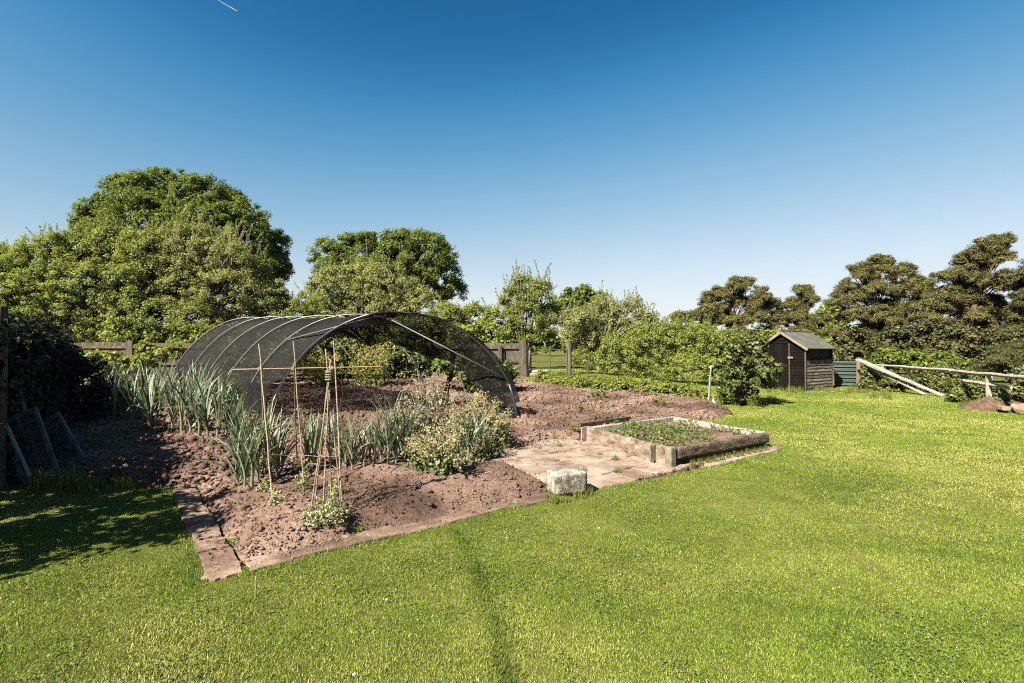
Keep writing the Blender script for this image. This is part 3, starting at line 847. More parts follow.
add("plum_tree", "loose airy plum tree with pale leaning trunk behind the garden gate", "tree", 523, 27,
    [(518, 302, 18), (540, 298, 18), (528, 320, 22), (508, 322, 13), (550, 318, 16), (540, 335, 15), (510, 338, 10), (525, 288, 12)],
    M['apple'], M['pale_bark'], .27, 62, .102, 109, trunk_r=.12, dens=1.3, nshoot=60, shoot_len=1.0, stems=2, aspect=.5)
add("oak_tree", "small dark round oak peeping up behind the fruit trees right of the gate", "tree", 582, 55,
    [(578, 300, 15), (568, 308, 12), (593, 302, 12), (580, 315, 18), (600, 318, 15)],
    M['oak'], M['bark'], .6, 60, .33, 110, trunk_r=.3, dens=1.3)
add("apple_tree", "apple tree with upright twigs between the gate and the bramble thicket", "tree", 605, 26,
    [(580, 325, 20), (605, 318, 20), (628, 318, 20), (648, 328, 16), (590, 345, 20), (615, 342, 24), (640, 345, 20), (570, 338, 12)],
    M['pale'], M['pale_bark'], .28, 72, .102, 111, trunk_r=.16, nshoot=70, shoot_len=.85, stems=2, aspect=.48)
add("bramble_thicket", "dense bright green thicket between the apple tree and the dark leaved bush", "thicket", 665, 23,
    [(622, 362, 22), (645, 350, 24), (670, 345, 24), (697, 346, 24), (720, 350, 20), (655, 372, 22), (690, 372, 24), (718, 372, 18), (615, 372, 12), (640, 372, 14), (742, 352, 18), (598, 366, 13), (582, 360, 11), (612, 350, 14)],
    M['thicket'], M['bark'], .20, 66, .074, 112, trunk_r=.05, stems=4, nshoot=190, shoot_len=.55, fork=.25, aspect=.55)
add("shrub", "dark glossy leaved bush on bare stems standing just left of the shed", "bush", 745, 15.5,
    [(732, 358, 18), (752, 352, 17), (722, 378, 16), (742, 378, 18), (760, 372, 14), (728, 396, 12), (745, 396, 11), (776, 370, 9), (768, 384, 8)],
    M['shrub'], M['bark'], .18, 46, .095, 113, trunk_r=.045, stems=4, nshoot=26, shoot_len=.35, fork=.3, dens=.9, base_py=405, aspect=.7)
# pines
PG = "pine trees beyond the rail fence"
def pine(label, pxb, d, lob0, seed, m='pine', tr=.28, c=.40, per=110, leaf=.34, dens=1.0, fork=.5):
    pr = random.Random(seed); lob = []
    for x, y, r in lob0:
        lob.append((x, y, r * .8))
        for q in range(3):
            a = pr.uniform(0, 6.28); lob.append((x + math.cos(a) * r * 1.05, y + math.sin(a) * r * .6, r * pr.uniform(.28, .55)))
    return add("pine_tree", label, "tree", pxb, d, lob, M[m], M['pine_bark'], c, per, leaf, seed, group=PG, trunk_r=tr, flat=.68, squash=.73,
               needle=True, aspect=.13, dens=dens * 1.6, fork=fork, up=.8, rmin=.45)
pine("open layered pine behind the thicket, left of the shed roof", 735, 50,
     [(733, 288, 10), (747, 284, 12), (722, 297, 13), (707, 308, 12), (740, 303, 16), (762, 300, 12), (690, 318, 12), (755, 318, 17), (725, 320, 18), (776, 306, 7), (681, 318, 6), (735, 338, 18), (700, 335, 14)], 201, dens=1.1)
pine("small flat topped pine directly above the shed roof", 800, 50,
     [(804, 295, 11), (794, 303, 9), (813, 301, 8), (798, 314, 14), (815, 322, 12), (780, 322, 14), (800, 336, 18), (770, 335, 14)], 202, dens=1.1)
pine("wide dense pine behind the leaning planks, right of the shed", 885, 44,
     [(862, 274, 13), (880, 268, 14), (903, 272, 13), (848, 290, 13), (872, 290, 20), (905, 290, 18), (926, 284, 10), (855, 315, 18), (882, 318, 22), (912, 315, 20), (868, 342, 20), (900, 345, 22), (838, 302, 9), (928, 308, 15), (845, 338, 16), (922, 340, 18), (850, 360, 16), (885, 362, 18)], 203, dens=1.2)
pine("tallest pine with wind bent top, near the right edge", 975, 38,
     [(1003, 243, 13), (987, 248, 13), (964, 260, 13), (978, 268, 17), (950, 276, 11), (1003, 258, 11), (966, 290, 18), (992, 285, 15), (950, 300, 13), (970, 312, 22), (996, 313, 20), (952, 335, 17), (985, 342, 22), (955, 358, 16), (990, 362, 16), (938, 300, 11), (940, 325, 14), (938, 348, 16)], 204, dens=1.2, tr=.32)
pine("dark pine cut off by the right edge of the photo", 1035, 35,
     [(1022, 278, 17), (1040, 270, 22), (1034, 298, 22), (1020, 312, 15), (1040, 328, 24), (1016, 332, 12), (1060, 300, 28), (1075, 330, 30)], 205, m='pine_dark', dens=1.2)
pine("low bushy young pine just behind the rail fence at the far right", 1008, 25,
     [(1000, 360, 13), (1018, 352, 15), (986, 370, 9), (1036, 352, 18), (1012, 370, 13), (1035, 368, 16)], 206, m='pine_dark', tr=.12, c=.26, leaf=.22, fork=.3, dens=1.1)
add("ash_tree", "light green far tree seen in the gap between the pines above the shed", "tree", 832, 75,
    [(832, 312, 10), (824, 322, 11), (840, 325, 11), (832, 338, 14), (818, 345, 12), (846, 345, 12)], M['hazel'], M['bark'], .8, 55, .42, 207, trunk_r=.3)
# undergrowth along the rail fence
add("elder_bush", "low green bush growing at the foot of the leaning planks", "bush", 885, 21,
    [(872, 378, 8), (884, 382, 8), (896, 385, 7), (868, 384, 6)], M['shrub'], M['bark'], .18, 40, .13, 301, trunk_r=.03, stems=3, fork=.3)
add("elder_bush", "leafy green bush growing through the rail fence beside the plank ends", "bush", 955, 19.5,
    [(935, 382, 12), (955, 380, 12), (972, 386, 10), (945, 392, 11), (965, 395, 10), (925, 390, 8)], M['shrub'], M['bark'], .18, 50, .10, 302, trunk_r=.03, stems=3, fork=.3, nshoot=40, shoot_len=.35)
add("holly_bush", "dark undergrowth below the wide pine and the tallest pine", "bush", 930, 33,
    [(850, 360, 16), (880, 358, 18), (912, 356, 18), (945, 356, 18), (975, 356, 18), (1005, 360, 16), (895, 342, 16), (960, 340, 16), (1030, 350, 18), (855, 342, 14), (925, 338, 16), (1000, 345, 16)], M['pine_dark'], M['bark'], .34, 46, .2, 305, trunk_r=.06, stems=4, fork=.3)
add("holly_bush", "dark undergrowth below the open layered pine, behind the shed", "bush", 765, 40,
    [(690, 348, 14), (715, 350, 14), (742, 348, 16), (772, 346, 16), (800, 348, 16), (822, 352, 14)], M['thicket'], M['bark'], .4, 46, .24, 306, trunk_r=.06, stems=4, fork=.3)
add("elder_bush", "dark bush under the pines behind the upper rail", "bush", 915, 30,
    [(890, 362, 14), (915, 365, 15), (940, 365, 13), (870, 368, 10), (960, 370, 12)], M['oak'], M['bark'], .3, 40, .2, 303, trunk_r=.05, stems=3, fork=.3)
add("nettle_patch", "clump of nettles right of the broken lower rail beside the compost heap", "nettles", 1005, 13.6,
    [(1012, 392, 9), (1022, 388, 10), (1000, 398, 6), (1035, 392, 12)], M['brass'], M['stem'], .16, 40, .10, 304, trunk_r=.02, stems=3, fork=.3, nshoot=20, shoot_len=.3)

# shaded hedge and low shrubs at the left
def hedge(name, label, cat, pts, m, c, per, leaf, seed, dens=1.0, trunk_r=.05):
    """pts: world (x,y,z_centre,r)"""
    rng = np.random.default_rng(seed); pr = random.Random(seed)
    b = Vector((sum(p[0] for p in pts) / len(pts), sum(p[1] for p in pts) / len(pts), 0)); b.z = float(T(b.x, b.y))
    root = empty(name, b, label, cat)
    lobes = [(p[0] - b.x, p[1] - b.y, p[2] - b.z + float(T(p[0], p[1])), p[3], p[3], p[3]) for p in pts]
    P, N, L, Wd, _ = crown_leaves(lobes, c, per, leaf, rng, dens=dens)
    k = P[:, 2] > -.2; P, N, L, Wd = P[k], N[k], L[k], Wd[k]
    V, F = leaf_mesh(P, N, L, Wd, rng)
    for l in lobes:
        mb = MB()
        z0 = float(T(l[0] + b.x, l[1] + b.y)) - b.z - .1
        if l[2] < l[5] * 1.3 + z0 + .12: limb_tube(mb, (l[0] + pr.uniform(-.15, .15), l[1] + pr.uniform(-.15, .15), z0), (l[0], l[1], max(l[2], z0 + .1)), trunk_r, trunk_r * .4, pr)
        if mb.v: mb.build("stem", M['bark'], root, smooth=True)
    npmesh("foliage", V, F, m, root)
    return root

pts = []
hr = random.Random(8)
for v in np.arange(4.5, 13.5, .62):
    x, y = xy(-2.2 + hr.uniform(-.1, .1) + .03 * (v - 4), v)
    pts.append((x, y, 1.5 + hr.uniform(-.12, .05), .64)); pts.append((x + .1, y, .65, .62)); pts.append((x + .2, y, .2, .45))
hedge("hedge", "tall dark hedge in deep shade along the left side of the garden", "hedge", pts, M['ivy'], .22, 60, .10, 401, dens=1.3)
def hedge_shade_fence():  # unseen fence added inside the hedge to block sun and low sky light
    x0, y0 = xy(-2.42, 4.2); x1, y1 = xy(-2.2, 13.4); a = Vector((x0, y0, float(T(x0, y0)))); e = Vector((x1, y1, float(T(x1, y1)))) - a
    root = empty("board_fence", a, "unseen board fence added inside the tall left hedge to make its shade solid", "fence"); mb = MB(); n = 66; dv = e.normalized(); rz = Matrix.Rotation(math.atan2(dv.y, dv.x), 3, 'Z')
    for i in range(n): mb.box(e * ((i + .5) / n) + Vector((0, 0, .9)), (e.length / n - .006, .02, 1.9), rz)
    mb.build("board_panel", M['fence'], root)
    MB().beam(Vector((0, 0, 1.5)) + rz @ Vector((0, -.04, 0)), e + Vector((0, 0, 1.5)) + rz @ Vector((0, -.04, 0)), .04, .09).build("rail", M['fence'], root)
hedge_shade_fence()
pts = []
for px, py, r, d in ((80, 385, 22, 11.5), (105, 400, 16, 11.0), (60, 378, 24, 11.5), (118, 392, 12, 12.5), (90, 372, 14, 13), (40, 380, 24, 10.5), (75, 400, 16, 10.5), (92, 404, 13, 10.6), (60, 402, 14, 9.8)):
    p = at(px, d, py); pts.append((p.x, p.y, p.z - float(T(p.x, p.y)), r * d / FPX))
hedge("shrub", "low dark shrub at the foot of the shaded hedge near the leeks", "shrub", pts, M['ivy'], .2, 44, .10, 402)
pts = []
for v in np.arange(1.25, 4.3, .5):
    x, y = xy(-2.2 + hr.uniform(-.15, .15), v)
    pts.append((x, y, 1.55 + hr.uniform(-.25, .2), .6)); pts.append((x, y, .7, .62))
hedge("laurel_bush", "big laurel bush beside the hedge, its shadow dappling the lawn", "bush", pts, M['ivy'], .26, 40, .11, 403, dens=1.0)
# low row of leafy plants behind the dug soil
pts = []
a, b_ = gp(548, 385), gp(703, 400)
for i in range(26):
    t = i / 25; q = a.lerp(b_, t)
    
    for off in (.2, .75):
        pts.append((q.x + hr.uniform(-.2, .2), q.y + off + hr.uniform(-.25, .25), .02 + .05 * hr.random(), .24 + .10 * hr.random()))
hedge("low_hedge", "knee high leafy row between the dug soil and the mown strip", "hedge", pts, M['hazel'], .13, 46, .08, 404, trunk_r=.015)
pts = []
for px, py, r, d in ((70, 358, 9, 19), (84, 360, 9, 18.5), (97, 362, 9, 18), (112, 362, 9, 18), (126, 364, 8, 18), (108, 372, 8, 17), (135, 368, 8, 17)):
    p = at(px, d, py); pts.append((p.x, p.y, p.z - float(T(p.x, p.y)), r * d / FPX))
hedge("rhubarb_clump", "sunlit broad leaved clump in front of the left board fence", "plant", pts, M['hazel'], .2, 40, .17, 405, trunk_r=.015)
pts = []
for i in range(46):
    t = i / 45; px = 868 + 118 * t + hr.uniform(-3, 3); d = 21.2 - 6.6 * t + hr.uniform(-.5, .5)
    if 896 < px < 955: d += 2.4
    p = at(px, d); r = hr.uniform(.18, .34); pts.append((p.x, p.y, hr.uniform(.0, .32), r))
hedge("weed_bank", "bank of rough green weeds and nettles along the foot of the rail fence", "weeds", pts, M['shrub'], .13, 40, .10, 408, trunk_r=.012)
pts = []
for px, py, r, d in ((146, 352, 9, 20.5), (160, 356, 8, 20.5), (150, 362, 10, 20.5), (175, 352, 8, 20.5)):
    p = at(px, d, py); pts.append((p.x, p.y, p.z - float(T(p.x, p.y)), r * d / FPX))
hedge("climber", "leafy climber spilling over the left board fence beside its post", "plant", pts, M['apple'], .2, 40, .14, 406, trunk_r=.015)
pts = []
for i in range(34):
    x, y = -34 + i * 1.02, 24.2 + hr.uniform(-.4, .4)
    if x > -.5: break
    pts.append((x, y, .7, .85)); pts.append((x + .4, y + .3, 1.5 + hr.uniform(-.2, .3), .8))
hedge("hedge", "rough field hedge behind the board fences at the left, below the trees", "hedge", pts, M['hazel'], .34, 44, .17, 407)
def far_wood():
    rng = np.random.default_rng(91); lobes = []
    for i in range(150):
        x = -190 + 380 * i / 149 + rng.uniform(-1.5, 1.5); y = 118 + rng.uniform(-5, 5); r = rng.uniform(1.8, 3.4)
        lobes.append((x, y, float(T(x, y)) + r * .7 + rng.uniform(0, 1.6), r, r, r))
    P, N, L, Wd, _ = crown_leaves(lobes, 1.1, 36, .8, rng, rmin=.8)
    V, F = leaf_mesh(P, N, L, Wd, rng)
    tag(npmesh("far_wood", V, F, M['oak']), kind="stuff")
far_wood()
print("tree leaves", tot)

# ------------------------------------------------------------------ fences, gate, posts
def board_fence(label, px0, px1, d, top, m, rail_front, seed, posts=()):
    rg = random.Random(seed)
    a, b = at(px0, d), at(px1, d); L = (b - a).length; dirv = (b - a).normalized()
    root = empty("board_fence", a, label, "fence")
    mb = MB(); n = int(L / .125)
    for i in range(n):
        p = a + dirv * (i + .5) * L / n - a; h = top - a.z + rg.uniform(-.02, .02)
        mb.box((p.x, p.y + rg.uniform(-.006, .006), h / 2 - .05), (L / n - .012, .022, h + .1))
    mb.build("board_panel", m, root)
    for z, w in rail_front:
        r = MB(); r.beam(Vector((0, -.05, z - a.z)), Vector((b.x - a.x, b.y - a.y - .05, z - a.z)), .07, w); r.build("rail", M['fence'], root)
    for px, r_, zt in posts:
        q = at(px, d - .12) - a
        r = MB(); r.beam((q.x, q.y - .04, q.z - .2), (q.x, q.y - .04, zt - a.z), r_, r_, up=Vector((0, 1, 0)), n=4, rng=rg, wob=.006)
        r.build("post", M['fence'], root, bevel=.008)
    return root
board_fence("brown board fence with bright front rail at the left, beyond the leeks", 40, 140, 21.9, 1.93, M['fence'], ((1.72, .10), (1.0, .1)), 1, posts=((132, .28, 2.0), (48, .2, 1.95)))
board_fence("short run of brown board fence just left of the net tunnel, beyond the climber", 143, 215, 22.1, 1.90, M['fence'], ((1.72, .10), (1.0, .1)), 2)
board_fence("grey board fence with horizontal rails right of the net tunnel, ending at the gate post", 400, 519, 21.8, 1.88, M['fencegrey'], ((1.72, .14), (1.12, .12), (.72, .12)), 3, posts=((429, .22, 1.95), (500, .14, 1.8)))

def post(name, label, px, d, top, r, m, seed, lean=0.0, seg=10):
    rg = random.Random(seed); b = at(px, d); root = MB()
    n = 6; P = [(lean * i / n, 0, -.25 + (top - b.z + .25) * i / n) for i in range(n + 1)]
    root.tube(P, [r * (1.04 - .08 * i / n) for i in range(n + 1)], seg, rng=rg, wob=.05)
    o = root.build(name, m, None); o.location = b
    return tag(o, label, "post")
post("gate_post", "stout round gate post in dark weathered wood left of the garden gate", 524, 21.6, 2.02, .20, M['post'], 1)
post("gate_post", "paler slimmer gate post right of the garden gate, under the apple tree", 569, 22.0, 1.92, .12, M['fencegrey'], 2)
post("iron_stake", "thin rusty stake just right of the gate's right post", 573.5, 19.0, 1.20, .025, M['rust'], 3, seg=6)
post("iron_stake", "thicker rusty stake between the gate and the bramble thicket", 588, 18.6, 1.12, .05, M['rust'], 4, seg=6)
def left_post():
    b = gp(-1, 492); b.x -= .02
    mb = MB(); mb.beam((0, 0, -.2), (0, 0, 2.10 - b.z), .10, .10, up=Vector((0, 1, 0)), n=6, rng=random.Random(3), wob=.003)
    o = mb.build("fence_post", M['post'], None, bevel=.008); o.location = b
    tag(o, "tall square wooden post in shade at the left edge of the photo", "post")
left_post()
def gate():
    a = at(531, 21.9); b = at(567, 21.9); root = empty("garden_gate", a, "low rusty metal field gate with thin bars between two wooden posts", "gate")
    e = b - a; zt = 1.62 - a.z
    mb = MB(); mb.tube([(0, 0, .08), (0, 0, zt)], .022, 6).tube([e + Vector((0, 0, .08)), e + Vector((0, 0, zt))], .022, 6)
    mb.tube([(0, 0, zt), e + Vector((0, 0, zt))], .02, 6).tube([(0, 0, .08), e + Vector((0, 0, .08))], .02, 6)
    mb.build("gate_frame", M['gate'], root)
    for t in (.27, .52, .76):
        MB().tube([(0, 0, .08 + (zt - .08) * t), e + Vector((0, 0, .08 + (zt - .08) * t))], .011, 5).build("bar", M['gate'], root)
    MB().tube([e * .52 + Vector((0, -.02, .05)), e * .52 + Vector((0, -.02, zt))], .026, 6).build("upright", M['gate'], root)
gate()

def rough_stone(name, label, cat, loc, size, seed, m, rz=0.0, pw=6, rough=.025):
    rng = np.random.default_rng(seed)
    n = 9
    vs = {}; V = []; F = []
    def vid(p):
        k = tuple(np.round(p, 4))
        if k not in vs: vs[k] = len(V); V.append(p)
        return vs[k]
    g = np.linspace(-1, 1, n)
    for ax in range(3):
        for sgn in (-1, 1):
            for i in range(n - 1):
                for j in range(n - 1):
                    q = []
                    for (s_, t_) in ((g[i], g[j]), (g[i + 1], g[j]), (g[i + 1], g[j + 1]), (g[i], g[j + 1])):
                        p = np.zeros(3); p[ax] = sgn; p[(ax + 1) % 3] = s_; p[(ax + 2) % 3] = t_; q.append(vid(p))
                    F.append(q if sgn > 0 else q[::-1])
    V = np.array(V)
    sq = V / (np.abs(V) ** pw).sum(1, keepdims=True) ** (1 / pw)
    V = sq * (1 + rng.normal(0, rough, (len(V), 1)))
    V = V * np.array(size) / 2
    o = npmesh(name, V, F, m)
    o.location = loc; o.rotation_euler = (0, 0, rz)
    return tag(o, label, cat)
p = gp(536, 376)
rough_stone("stone_slab", "flat pale stone lying on the soil below the gate, under another slab", "stone", p + Vector((0, 0, .06)), (.75, .5, .16), 1, M['stone'], .1)
rough_stone("stone_slab", "pale log like slab on top of the flat stone below the gate", "stone", p + Vector((.02, .02, .19)), (.95, .35, .11), 2, M['railwood'], -.05)

# rail fence on the right
def rail_fence():
    root = empty("rail_fence", (13.1, 14, 0), "bleached post and rail fence running along the right under the pines", "fence")
    o0 = Vector((13.1, 14, 0)); rg = random.Random(4)
    def p(px, d, py): return at(px, d, py) - o0
    def rail(a, b, r, n=8):
        P = [a.lerp(b, i / n) + Vector((rg.uniform(-.01, .01), 0, rg.uniform(-.012, .012))) for i in range(n + 1)]
        MB().tube(P, [r * rg.uniform(.92, 1.06) for _ in P], 8, rng=rg, wob=.05).build("rail", M['railwood'], root)
    rail(p(878, 22.7, 365), p(953, 16.6, 370.5), .05); rail(p(950, 16.7, 371), p(1060, 10.6, 380), .05)
    rail(p(964, 15.3, 381), p(1010, 13.0, 387.5), .05)
    for px, d, py in ((992, 13.85, 376.5), (884, 22.0, 367), (1060, 10.6, 381)):
        q = p(px, d, py); g = at(px, d) - o0
        MB().beam((q.x, q.y + .09, g.z - .2), (q.x, q.y + .09, q.z + .04), .11, .09, up=Vector((0, 1, 0)), n=3, rng=rg, wob=.005).build("post", M['railwood'], root, bevel=.006)
rail_fence()
def planks():
    rg = random.Random(6)
    def one(label, a, b, w, h):
        mb = MB(); mid = Vector((0, 0, 0)); b2 = b - a
        mb.beam((0, 0, 0), b2, w, h, n=6, rng=rg, wob=.004)
        o = mb.build("plank", M['plank'], None); o.location = a; tag(o, label, "plank", "planks leaning on the short post")
    one("longest bleached plank sloping from the short post right down to the lawn", at(857, 21.2, 359.5), gp(944, 396, .03), .17, .045)
    one("bleached plank lying just behind the longest sloping one", at(860, 21.7, 359), gp(930, 389, .06), .16, .045)
    one("shorter plank tucked under the longest sloping one", at(866, 21.0, 365.5), gp(925, 394.5, .03), .14, .04)
    one("small broken board lying by the compost heap under the lower rail", gp(996, 394, .12), gp(1008, 399, .10), .10, .04)
planks()
post("wooden_post", "short brown post between the green metal sheet and the leaning planks", 858, 21.6, 1.28, .07, M['latch'], 9, seg=4)
def green_sheet():
    a = at(834, 22.3); b = at(856.5, 22.0); root = MB(); e = b - a; n = 40
    zt = 1.15 - a.z; d = e.normalized(); nrm = Vector((d.y, -d.x, 0))
    V = []; F = []
    for i in range(n + 1):
        z = -.1 + (zt + .1) * i / n; off = .03 * math.sin(i * math.pi / 2.5)
        for s_ in (0, 1):
            for th in (0, -.012):
                V.append(e * s_ + nrm * (off + th) + Vector((0, 0, z)))
    for i in range(n):
        o = i * 4; F.append((o, o + 2, o + 6, o + 4)); F.append((o + 1, o + 5, o + 7, o + 3))
        F.append((o, o + 4, o + 5, o + 1)); F.append((o + 2, o + 3, o + 7, o + 6))
    t = n * 4; F.append((t, t + 2, t + 3, t + 1))
    o = MB().pts(V, F).build("corrugated_sheet", M['greenmetal'], None); o.location = a
    tag(o, "dark green corrugated metal sheet standing right of the shed", "metal sheet")
green_sheet()
rough_stone("bag", "small pale bag lying in the weeds at the foot of the planks", "bag", gp(866, 388) + Vector((0, 0, .06)), (.36, .2, .15), 31, M['white'], .3)

# ------------------------------------------------------------------ shed
def shed():
    C0 = gp(805.5, 391.5); g = Vector((-.6, .8, 0)); s = Vector((.8, .6, 0)); Wd = 1.72; Ln = 2.35; He = 1.74; Hr = 2.33
    root = empty("garden_shed", C0, "small dark creosoted shed with green corrugated roof at the lawn's far end", "shed")
    Z = Vector((0, 0, 1)); rg = random.Random(2)
    def L(a, b, z): return g * a + s * b + Z * z
    ng, ns = -s, -g        # outward normals of the gable and of the right-hand side
    # inner dark shell
    mb = MB(); i = .03
    P = [L(i, i, -.1), L(Wd - i, i, -.1), L(Wd - i, Ln - i, -.1), L(i, Ln - i, -.1), L(i, i, He), L(Wd - i, i, He), L(Wd - i, Ln - i, He), L(i, Ln - i, He), L(Wd / 2, i, Hr - .03), L(Wd / 2, Ln - i, Hr - .03)]
    mb.pts(P, [(0, 1, 5, 8, 4), (1, 2, 6, 5), (2, 3, 7, 9, 6), (3, 0, 4, 7), (4, 8, 9, 7), (8, 5, 6, 9)])
    mb.build("wall", M['dark'], root)
    def lap(fn_l, fn_r, z0, z1, out, m, name, step=.125):
        b = MB(); z = z0
        while z < z1 - .02:
            zz = min(z + step + .02, z1); a0, a1 = fn_l(z), fn_r(z); c0, c1 = fn_l(zz), fn_r(zz)
            if a1 is None: break
            j = rg.uniform(-.003, .003)
            lo = out * (.030 + j); hi = out * .010
            Pq = [a0 + lo, a1 + lo, c1 + hi, c0 + hi, a0 - out * .01 , a1 - out * .01, c1 - out * .01, c0 - out * .01]
            b.pts(Pq, [(0, 1, 2, 3), (0, 4, 5, 1), (3, 2, 6, 7), (0, 3, 7, 4), (1, 5, 6, 2)])
            z += step
        b.build(name, m, root)
    lap(lambda z: L(Wd, 0, z), lambda z: L(.0, 0, z), 0, He, ng, M['shed'], "gable_boards")
    # triangle of boards above the eaves
    def edge(z): return (z - He) / (Hr - He) * Wd / 2
    lap(lambda z: L(Wd - edge(z), 0, z), lambda z: L(edge(z), 0, z), He, Hr - .03, ng, M['shed'], "gable_peak")
    lap(lambda z: L(0, 0, z), lambda z: L(0, Ln, z), 0, He - .52, ns, M['shedside'], "side_boards")
    lap(lambda z: L(0, 0, z), lambda z: L(0, .22, z), He - .52, He, ns, M['shed'], "side_boards")
    lap(lambda z: L(0, Ln - .22, z), lambda z: L(0, Ln, z), He - .52, He, ns, M['shed'], "side_boards")
    fr = MB(); w = MB()
    w.hexa([L(0, .22, He - .5) + ns * .004, L(0, Ln - .22, He - .5) + ns * .004, L(0, Ln - .22, He - .02) + ns * .004, L(0, .22, He - .02) + ns * .004,
            L(0, .22, He - .5) + ns * .012, L(0, Ln - .22, He - .5) + ns * .012, L(0, Ln - .22, He - .02) + ns * .012, L(0, .22, He - .02) + ns * .012])
    wo = w.build("window", M['dark'], root)  # plain dark sheet across the upper part of the side wall
    f = MB()
    for z in (He - .50,): f.beam(L(0, .18, z) + ns * .03, L(0, Ln - .18, z) + ns * .03, .03, .05)
    f.build("window_frame", M['shed'], wo)
    lap(lambda z: L(Wd, Ln, z), lambda z: L(Wd, 0, z), 0, He, g, M['shed'], "side_boards")
    # corner trims
    for a, b_ in ((0, 0), (0, Ln), (Wd, 0)):
        c = L(a, b_, 0) + (ng * .02 if b_ == 0 else s * .02) + (ns * .02 if a == 0 else g * .02)
        MB().beam(c + Z * -.05, c + Z * (He - .02), .05, .05, up=g).build("corner_trim", M['shedtrim'], root)
    # door of upright boards
    d = MB(); x0, x1 = .62, 1.42; nb = 7
    for k in range(nb):
        a0 = x0 + (x1 - x0) * k / nb + .004; a1 = x0 + (x1 - x0) * (k + 1) / nb - .004; e = rg.uniform(-.003, .003)
        f0, f1 = ng * .034, ng * (.058 + e)
        d.hexa([L(a1, 0, .08) + f0, L(a0, 0, .08) + f0, L(a0, 0, 1.84) + f0, L(a1, 0, 1.84) + f0, L(a1, 0, .08) + f1, L(a0, 0, .08) + f1, L(a0, 0, 1.84) + f1, L(a1, 0, 1.84) + f1])
    do = d.build("door", M['shed'], root)
    h = MB(); h.beam(L(.62, 0, 1.30) + ng * .075, L(.42, 0, 1.30) + ng * .075, .03, .07).build("latch", M['latch'], do)
    for z in (.4, 1.5):
        MB().beam(L(1.42, 0, z) + ng * .068, L(1.05, 0, z) + ng * .068, .012, .04).build("hinge", M['shed'], do)
    MB().beam(L(.57, 0, .02) + ng * .045, L(.57, 0, 1.86) + ng * .045, .05, .04, up=g).build("door_frame", M['shedtrim'], root)
    # corrugated roof: two slopes
    ov = .14
    for sgn in (0, 1):
        V = []; F = []; nn = 64
        for k in range(nn + 1):
            b_ = -ov + (Ln + 2 * ov) * k / nn; w_ = .016 * math.sin(k * math.pi / 2)
            sl = (Hr - He) / (Wd / 2); a_e = -.16
            lo = L(a_e if sgn == 0 else Wd - a_e, b_, He + a_e * sl + .03 + w_); hi = L(Wd / 2, b_, Hr + .03 + w_)
            V += [lo, hi, lo - Z * .02, hi - Z * .02]
        for k in range(nn):
            o = k * 4
            q = [(o, o + 4, o + 5, o + 1), (o + 2, o + 3, o + 7, o + 6), (o, o + 2, o + 6, o + 4)]
            F += q
        F += [(0, 1, 3, 2), (nn * 4, nn * 4 + 2, nn * 4 + 3, nn * 4 + 1)]
        MB().pts(V, F).build("roof", M['roof'], root)
    r = MB(); r.tube([L(Wd / 2, -ov, Hr + .035), L(Wd / 2, Ln + ov, Hr + .035)], .045, 8).build("ridge_cap", M['roof'], root)
    sl = (Hr - He) / (Wd / 2)
    for sgn in (0, 1):
        a0 = -.15 if sgn == 0 else Wd + .15
        MB().beam(L(a0, -ov + .0, He - .15 * sl - .035), L(Wd / 2, -ov, Hr - .035), .022, .09).build("bargeboard", M['barge'], root)
shed()

